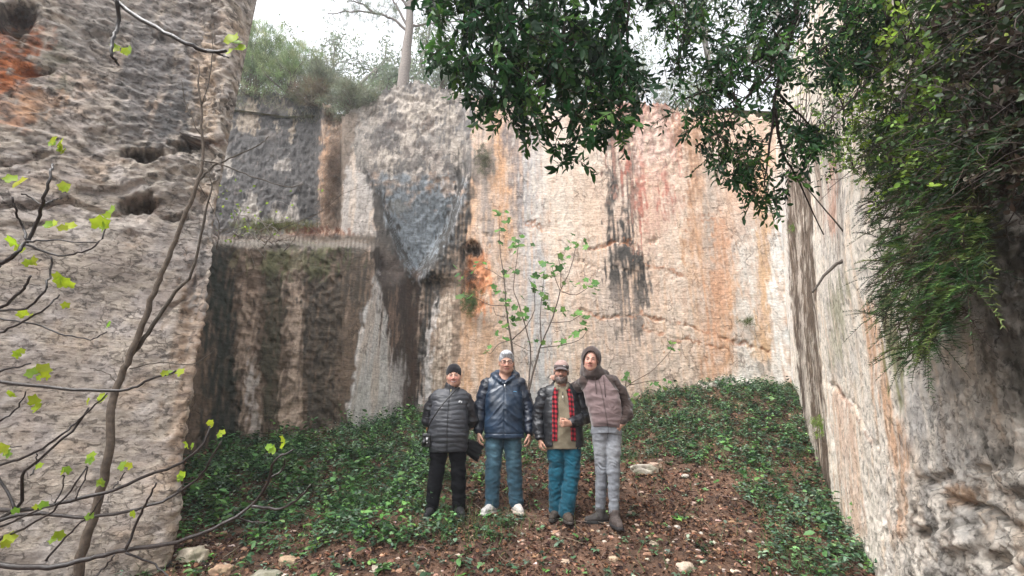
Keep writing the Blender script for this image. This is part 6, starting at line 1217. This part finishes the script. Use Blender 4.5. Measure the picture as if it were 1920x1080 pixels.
# dry twiggy bush on the ledge at the left
lb = vA(*at(440, 440, 8.3)); tb = empty('dry_bush', tuple(lb), label='leafless twiggy bush on the dark ledge beside the left wall', cat='bush'); g = Geo()
for i in range(46):
    b0 = lb+vA(rng.uniform(-.7, .9), rng.uniform(-.2, .2), rng.uniform(-.25, .1)); d_ = vA(rng.normal(0, .7), rng.normal(-.2, .3), rng.uniform(-.5, 1.2)); L = rng.uniform(.3, 1.0)
    g.tube([b0, b0+d_*L*.4+rng.normal(0, .05, 3), b0+d_*L*.75+rng.normal(0, .08, 3), b0+d_*L+rng.normal(0, .1, 3)-UP*.15*L], [.008, .006, .004, .003], 4, ramp_cols(1, [(.24, .19, .16), (.12, .09, .07), (.32, .28, .24)])[0], 3)
g.build('stems', M_bark, tb, origin=lb); gl = Geo(); m = 60; gl.leaves(lb+rng.normal(0, 1, (m, 3))*vA(.5, .15, .35)+UP*.3, rng.normal(0, 1, (m, 3)), .06, .04, ramp_cols(m, [(.3, .42, .05), (.2, .3, .05)])); gl.build('leaves', M_young, tb, origin=lb)
# ---- tufts clinging to the cliff, each a plant
def tuft(px, py, rx, ry, Y, label, cols, n=60, hang=True, name='cliff_plant', nn=16, L=.10):
    c = vA(*atY(px, py, Y)); s_ = Y/ (CP*FPX); gl = Geo(); B = c+np.stack([rng.normal(0, rx*s_*.5, n), rng.normal(0, .05, n), rng.normal(0, ry*s_*.5, n)], 1)
    for _ in range(nn):
        gl.needles(B+rng.normal(0, .02, (n, 3)), np.stack([rng.normal(0, .6, n), rng.normal(-.4, .4, n), rng.normal(-.5 if hang else .8, .5, n)], 1), L*rng.uniform(.6, 1.4, n), .006, ramp_cols(n, cols, .2))
    o = gl.build(name, M_needle, origin=c); return tag(o, label, 'plant')
tuft(905, 298, 16, 34, 9.42, 'wispy grey-green tuft hanging on the cliff above the orange streak', [(.12, .13, .07), (.18, .17, .11), (.09, .10, .05)], 90)
tuft(884, 566, 18, 24, 9.4, 'green mossy tuft below the orange hollow in the cliff', [(.08, .13, .03), (.12, .17, .05), (.05, .09, .03)], 90)
tuft(884, 515, 10, 12, 9.55, 'dead root tangle inside the orange hollow', [(.06, .05, .04), (.12, .09, .07)], 40)
tuft(1240, 185, 30, 40, 9.6, 'dry grey bush drooping over the cliff top under the hanging boughs', [(.20, .21, .13), (.14, .14, .09), (.25, .24, .17)], 150)
tuft(622, 330, 14, 110, 9.9, 'long strands of dry brown roots hanging down the brown pillar', [(.20, .13, .09), (.13, .09, .06), (.26, .18, .13)], 150, L=.3)
tuft(520, 425, 70, 10, 8.55, 'low yellowish herbs on the lip of the dark ledge', [(.13, .15, .05), (.10, .12, .05), (.22, .19, .08)], 120, False)
tuft(1400, 605, 14, 5, 9.5, 'little green tuft in the long crack of the wall', [(.09, .12, .03)], 20, False); 
tuft(565, 432, 60, 8, 8.8, 'reddish dead needles heaped on the ledge below the brown pillar', [(.20, .07, .04), (.14, .06, .04)], 110, False, L=.06)
tuft(580, 600, 0.1, 0.1, 30, 'x', [(.1, .1, .1)], 1) if 0 else None
tuft(1540, 800, 12, 26, 6.1, 'bright green seedling growing from the foot of the right wall', [(.22, .34, .05), (.16, .28, .05)], 30, False, L=.05)
tuft(1505, 430, 22, 16, 7.6, 'yellow-green sprig at the upper corner of the right wall', [(.2, .3, .05), (.12, .2, .05)], 40, False, L=.07)
# ---- shrubs and grass along the rim
def shrub(px, py, rx, ry, Y, label, cols, n=200, nn=34, L=.22, wd=.011, name='shrub', up=.7, stems=10, grp=None):
    c = vA(*atY(px, py, Y)); s_ = Y/(CP*FPX)*1.25; R_ = vA(rx*s_*1.15, max(rx*s_*.6, .3), ry*s_*1.25); base = c-vA(0, 0, R_[2]); o = empty(name, tuple(base), label=label, cat='shrub', group=grp)
    d = rng.normal(0, 1, (n, 3)); d /= np.linalg.norm(d, axis=1)[:, None]; B = c+d*R_*(rng.random((n, 1))**.45)*(1+.3*noise(d, 2.1, int(px))[:, None]); gl = Geo(); gw = Geo()
    tc = ramp_cols(n, cols, .18)
    for _ in range(nn):
        a = rng.normal(0, .55, (n, 3))+d*.5; a[:, 2] += up; gl.needles(B+rng.normal(0, .05, (n, 3)), a, L*rng.uniform(.5, 1.2, n), wd, np.clip(tc*(1+rng.normal(0, .15, (n, 1))), .01, 1))
    for p in B[::max(1, n//(stems*4))]: gw.tube([base+vA(rng.normal(0, .1), 0, 0), (base+p)/2+rng.normal(0, .08, 3), p], [.014, .010, .004], 4, (.12, .09, .07), 3)
    gl.build('foliage', M_needle, o, origin=base); gw.build('stems', M_bark, o, origin=base); return o
pale = [(.20, .27, .11), (.26, .33, .14), (.15, .22, .09), (.33, .38, .19)]; grey_g = [(.20, .23, .15), (.16, .18, .11), (.27, .28, .19)]
shrub(485, 110, 56, 62, 10.6, 'tall feathery green shrub on the rim next to the left rock wall', pale, 330)
shrub(552, 132, 48, 46, 10.5, 'rounded green shrub on the rim, second from the left wall', pale, 240)
shrub(604, 150, 36, 34, 10.4, 'small green shrub on the rim above the brown pillar', grey_g, 150)
shrub(665, 186, 46, 26, 9.9, 'low grey-green shrub drooping over the rim beside the bare pale rock', grey_g, 200, up=.2)
shrub(590, 175, 34, 20, 10.2, 'brownish withered shrub on the rim above the small dark hole', [(.16, .12, .07), (.2, .17, .1), (.13, .14, .08)], 120, up=.3)
shrub(444, 90, 34, 60, 11.0, 'green shrub half hidden behind the top of the left rock wall', pale, 160)
g = Geo(); n = 5200; xx = rng.uniform(420, 1500, n); yy = topy(xx)-1; P = np.array([atY(x, y, 9.75+rng.uniform(0, 1.2)) for x, y in zip(xx, yy)]); P[:, 2] = np.array([atY(x, y, 9.8).z for x, y in zip(xx, yy)])-.05; k = (noise(P, 1.6, 6) > -.25) & ~((xx > 700) & (xx < 860) & (rng.random(n) < .8)); P = P[k]; m = len(P)
g.needles(P, np.stack([rng.normal(0, .5, m), rng.normal(-.2, .4, m), rng.uniform(.1, 1, m)], 1), rng.uniform(.1, .35, m), .008, ramp_cols(m, [(.25, .24, .14), (.18, .2, .1), (.12, .15, .07), (.3, .27, .18)])); tag(g.build('rim_grass', M_needle), 'dry grass along the top edge of the quarry', 'grass', kind='stuff')
# ---- trees beyond the rim
def grow(g, p, d, L, r, depth, tips, col, kink=.35, nb=3, shrink=.68):
    pts = [p]; q = p.copy(); dd = d/np.linalg.norm(d)
    for i in range(4): dd = dd+rng.normal(0, kink*.35, 3); dd /= np.linalg.norm(dd); q = q+dd*L/4; pts.append(q)
    g.tube(pts, np.linspace(r, r*.6, 5), 6 if r > .03 else 4, col, 2)
    if depth == 0: tips.append((q, dd)); return
    for k in range(nb):
        t = rng.integers(2, 5); v = dd+rng.normal(0, .75, 3); v[2] += .15; grow(g, pts[t], v, L*shrink*rng.uniform(.7, 1.2), r*.55, depth-1, tips, col, kink, nb, shrink)
    if depth: tips.append((q, dd))
def far_tree(px, base_py, Y, H, label, leaf, depth=4, nl=22, lL=.12, lw=.4, r=.10, col=(.2, .18, .16), name='tree', zb=None, grp=None):
    b = vA(*atY(px, base_py, Y)); b[2] = zb if zb is not None else 8.5+.02*(Y-10.6); o = empty(name, tuple(b), label=label, cat='tree', group=grp); gw = Geo(); tips = []; H = H*1.75; r = r*1.3
    grow(gw, b, vA(rng.normal(0, .1), 0, 1), H*.38, r, depth, tips, col, nb=3)
    T = np.array([t[0] for t in tips]); n = len(T); gl = Geo()
    for _ in range(nl): gl.leaves(T+rng.normal(0, .16, (n, 3)), rng.normal(0, 1, (n, 3)), lL*rng.uniform(.6, 1.3, n), lL*lw, ramp_cols(n, leaf, .15))
    gl.build('crown', M_needle, o, origin=b); gw.build('trunk', M_bark, o, origin=b); return o
lf = [(.22, .27, .17), (.27, .31, .21), (.18, .23, .15)]  # far leaves paled in colour to suggest haze and sky glare
far_tree(575, 150, 14.0, 4.6, 'thin airy tree in the mist behind the green shrubs on the rim', lf); far_tree(640, 170, 13.0, 3.6, 'low spindly tree on the rim left of the tall pine', lf, 4, 12); far_tree(520, 120, 16, 5.2, 'faint tree behind the tallest rim shrub', lf)
far_tree(850, 160, 15, 5.5, 'faint tree right of the tall pine, partly behind the hanging boughs', lf); far_tree(1000, 160, 15, 6, 'hazy tree seen through the left hanging bough', lf); far_tree(1215, 160, 14, 6.2, 'hazy tree in the gap between the two hanging boughs', lf, 4, 16); far_tree(1330, 190, 13, 5.5, 'hazy tree behind the right hanging bough', lf); far_tree(1450, 250, 12.5, 5.5, 'hazy tree above the far right corner of the quarry', lf, 4, 18); far_tree(1120, 160, 17, 6.5, 'hazy tree behind the middle of the rim', lf); far_tree(1540, 250, 11.5, 4.8, 'green tree above the corner where the two walls meet', [(.12, .17, .07), (.16, .2, .09)], 4, 22); far_tree(930, 160, 13, 4.5, 'small hazy tree on the rim above the cracked pale rock', lf)
for i, (x, y, rx, ry) in enumerate([(730, 150, 30, 20), (830, 150, 40, 24), (900, 160, 40, 26), (1060, 150, 60, 30), (1180, 150, 50, 34), (1290, 190, 50, 40)]): shrub(x, y, rx, ry, 12.2, ['low misty scrub just left of the pine trunk', 'low misty scrub just right of the pine trunk', 'misty scrub on the rim above the cracked rock', 'misty scrub behind the left hanging bough', 'misty scrub in the gap between the hanging boughs', 'misty scrub behind the right hanging bough'][i], [(.24, .29, .2), (.2, .25, .17)], 130, 20)
# tall pine
b = vA(*atY(757, 152, 10.9)); b[2] = 8.6; pine = empty('pine_tree', tuple(b), label='tall pine with a straight grey trunk standing on the quarry rim', cat='tree'); g = Geo()
tp = [vA(*b), vA(*atY(757, 150, 10.9)), vA(*atY(762, 100, 10.95)), vA(*atY(768, 40, 11.0)), vA(*atY(768, -60, 11.1)), vA(*atY(775, -260, 11.2))]; g.tube(tp, [.19, .165, .14, .115, .10, .05], 12, (.20, .17, .15), 6, wob=.008); g.build('trunk', M_bark, pine, origin=b); g = Geo(); gl = Geo()
for pts in ([(766, 62), (735, 35), (700, 24), (655, 22), (615, 26)], [(766, 55), (742, 10), (722, -20)], [(768, 50), (800, 46), (830, 42), (860, 38)], [(768, 20), (745, -10), (700, -40), (650, -50)], [(768, 10), (800, -10), (850, -40)], [(700, 24), (680, 8), (650, 2)], [(768, -40), (720, -90), (640, -110)], [(770, -60), (830, -100), (880, -100)]):
    L3 = [vA(*atY(x, y, 11.0-.1*i)) for i, (x, y) in enumerate(pts)]; Q = g.tube(L3, np.linspace(.045, .012, len(pts)), 6, (.2, .17, .15), 5, wob=.012)
    for q in Q[4::1]:
        for _ in range(3):
            e = q+rng.normal(0, .22, 3); g.tube([q, (q+e)/2, e], [.008, .006, .004], 4, (.18, .16, .14), 1); m = 46; gl.needles(np.tile(e, (m, 1))+rng.normal(0, .03, (m, 3)), rng.normal(0, 1, (m, 3))+vA(0, 0, .4), rng.uniform(.08, .18, m), .006, ramp_cols(m, lf, .15))
g.build('branch', M_bark, pine, origin=b); gl.build('crown', M_needle, pine, origin=b)
# ================================================================= HAZE
hm = bpy.data.materials.new('thin_mist'); hm.use_nodes = True; hn = hm.node_tree; hn.nodes.remove(hn.nodes['Principled BSDF'])
pv = hn.nodes.new('ShaderNodeVolumePrincipled'); pv.inputs['Color'].default_value = (.9, .93, .96, 1); pv.inputs['Density'].default_value = .0035; pv.inputs['Anisotropy'].default_value = .3
hn.links.new(pv.outputs[0], hn.nodes['Material Output'].inputs['Volume'])
hz = np.array([(x, y, z) for x in (-45, 45) for y in (-14, 64) for z in (-6, 24)], float)
h_ = mk('haze', hz, np.array([[0, 1, 3, 2], [4, 6, 7, 5], [0, 4, 5, 1], [2, 3, 7, 6], [0, 2, 6, 4], [1, 5, 7, 3]]), hm, None, None, False); tag(h_, kind='stuff')
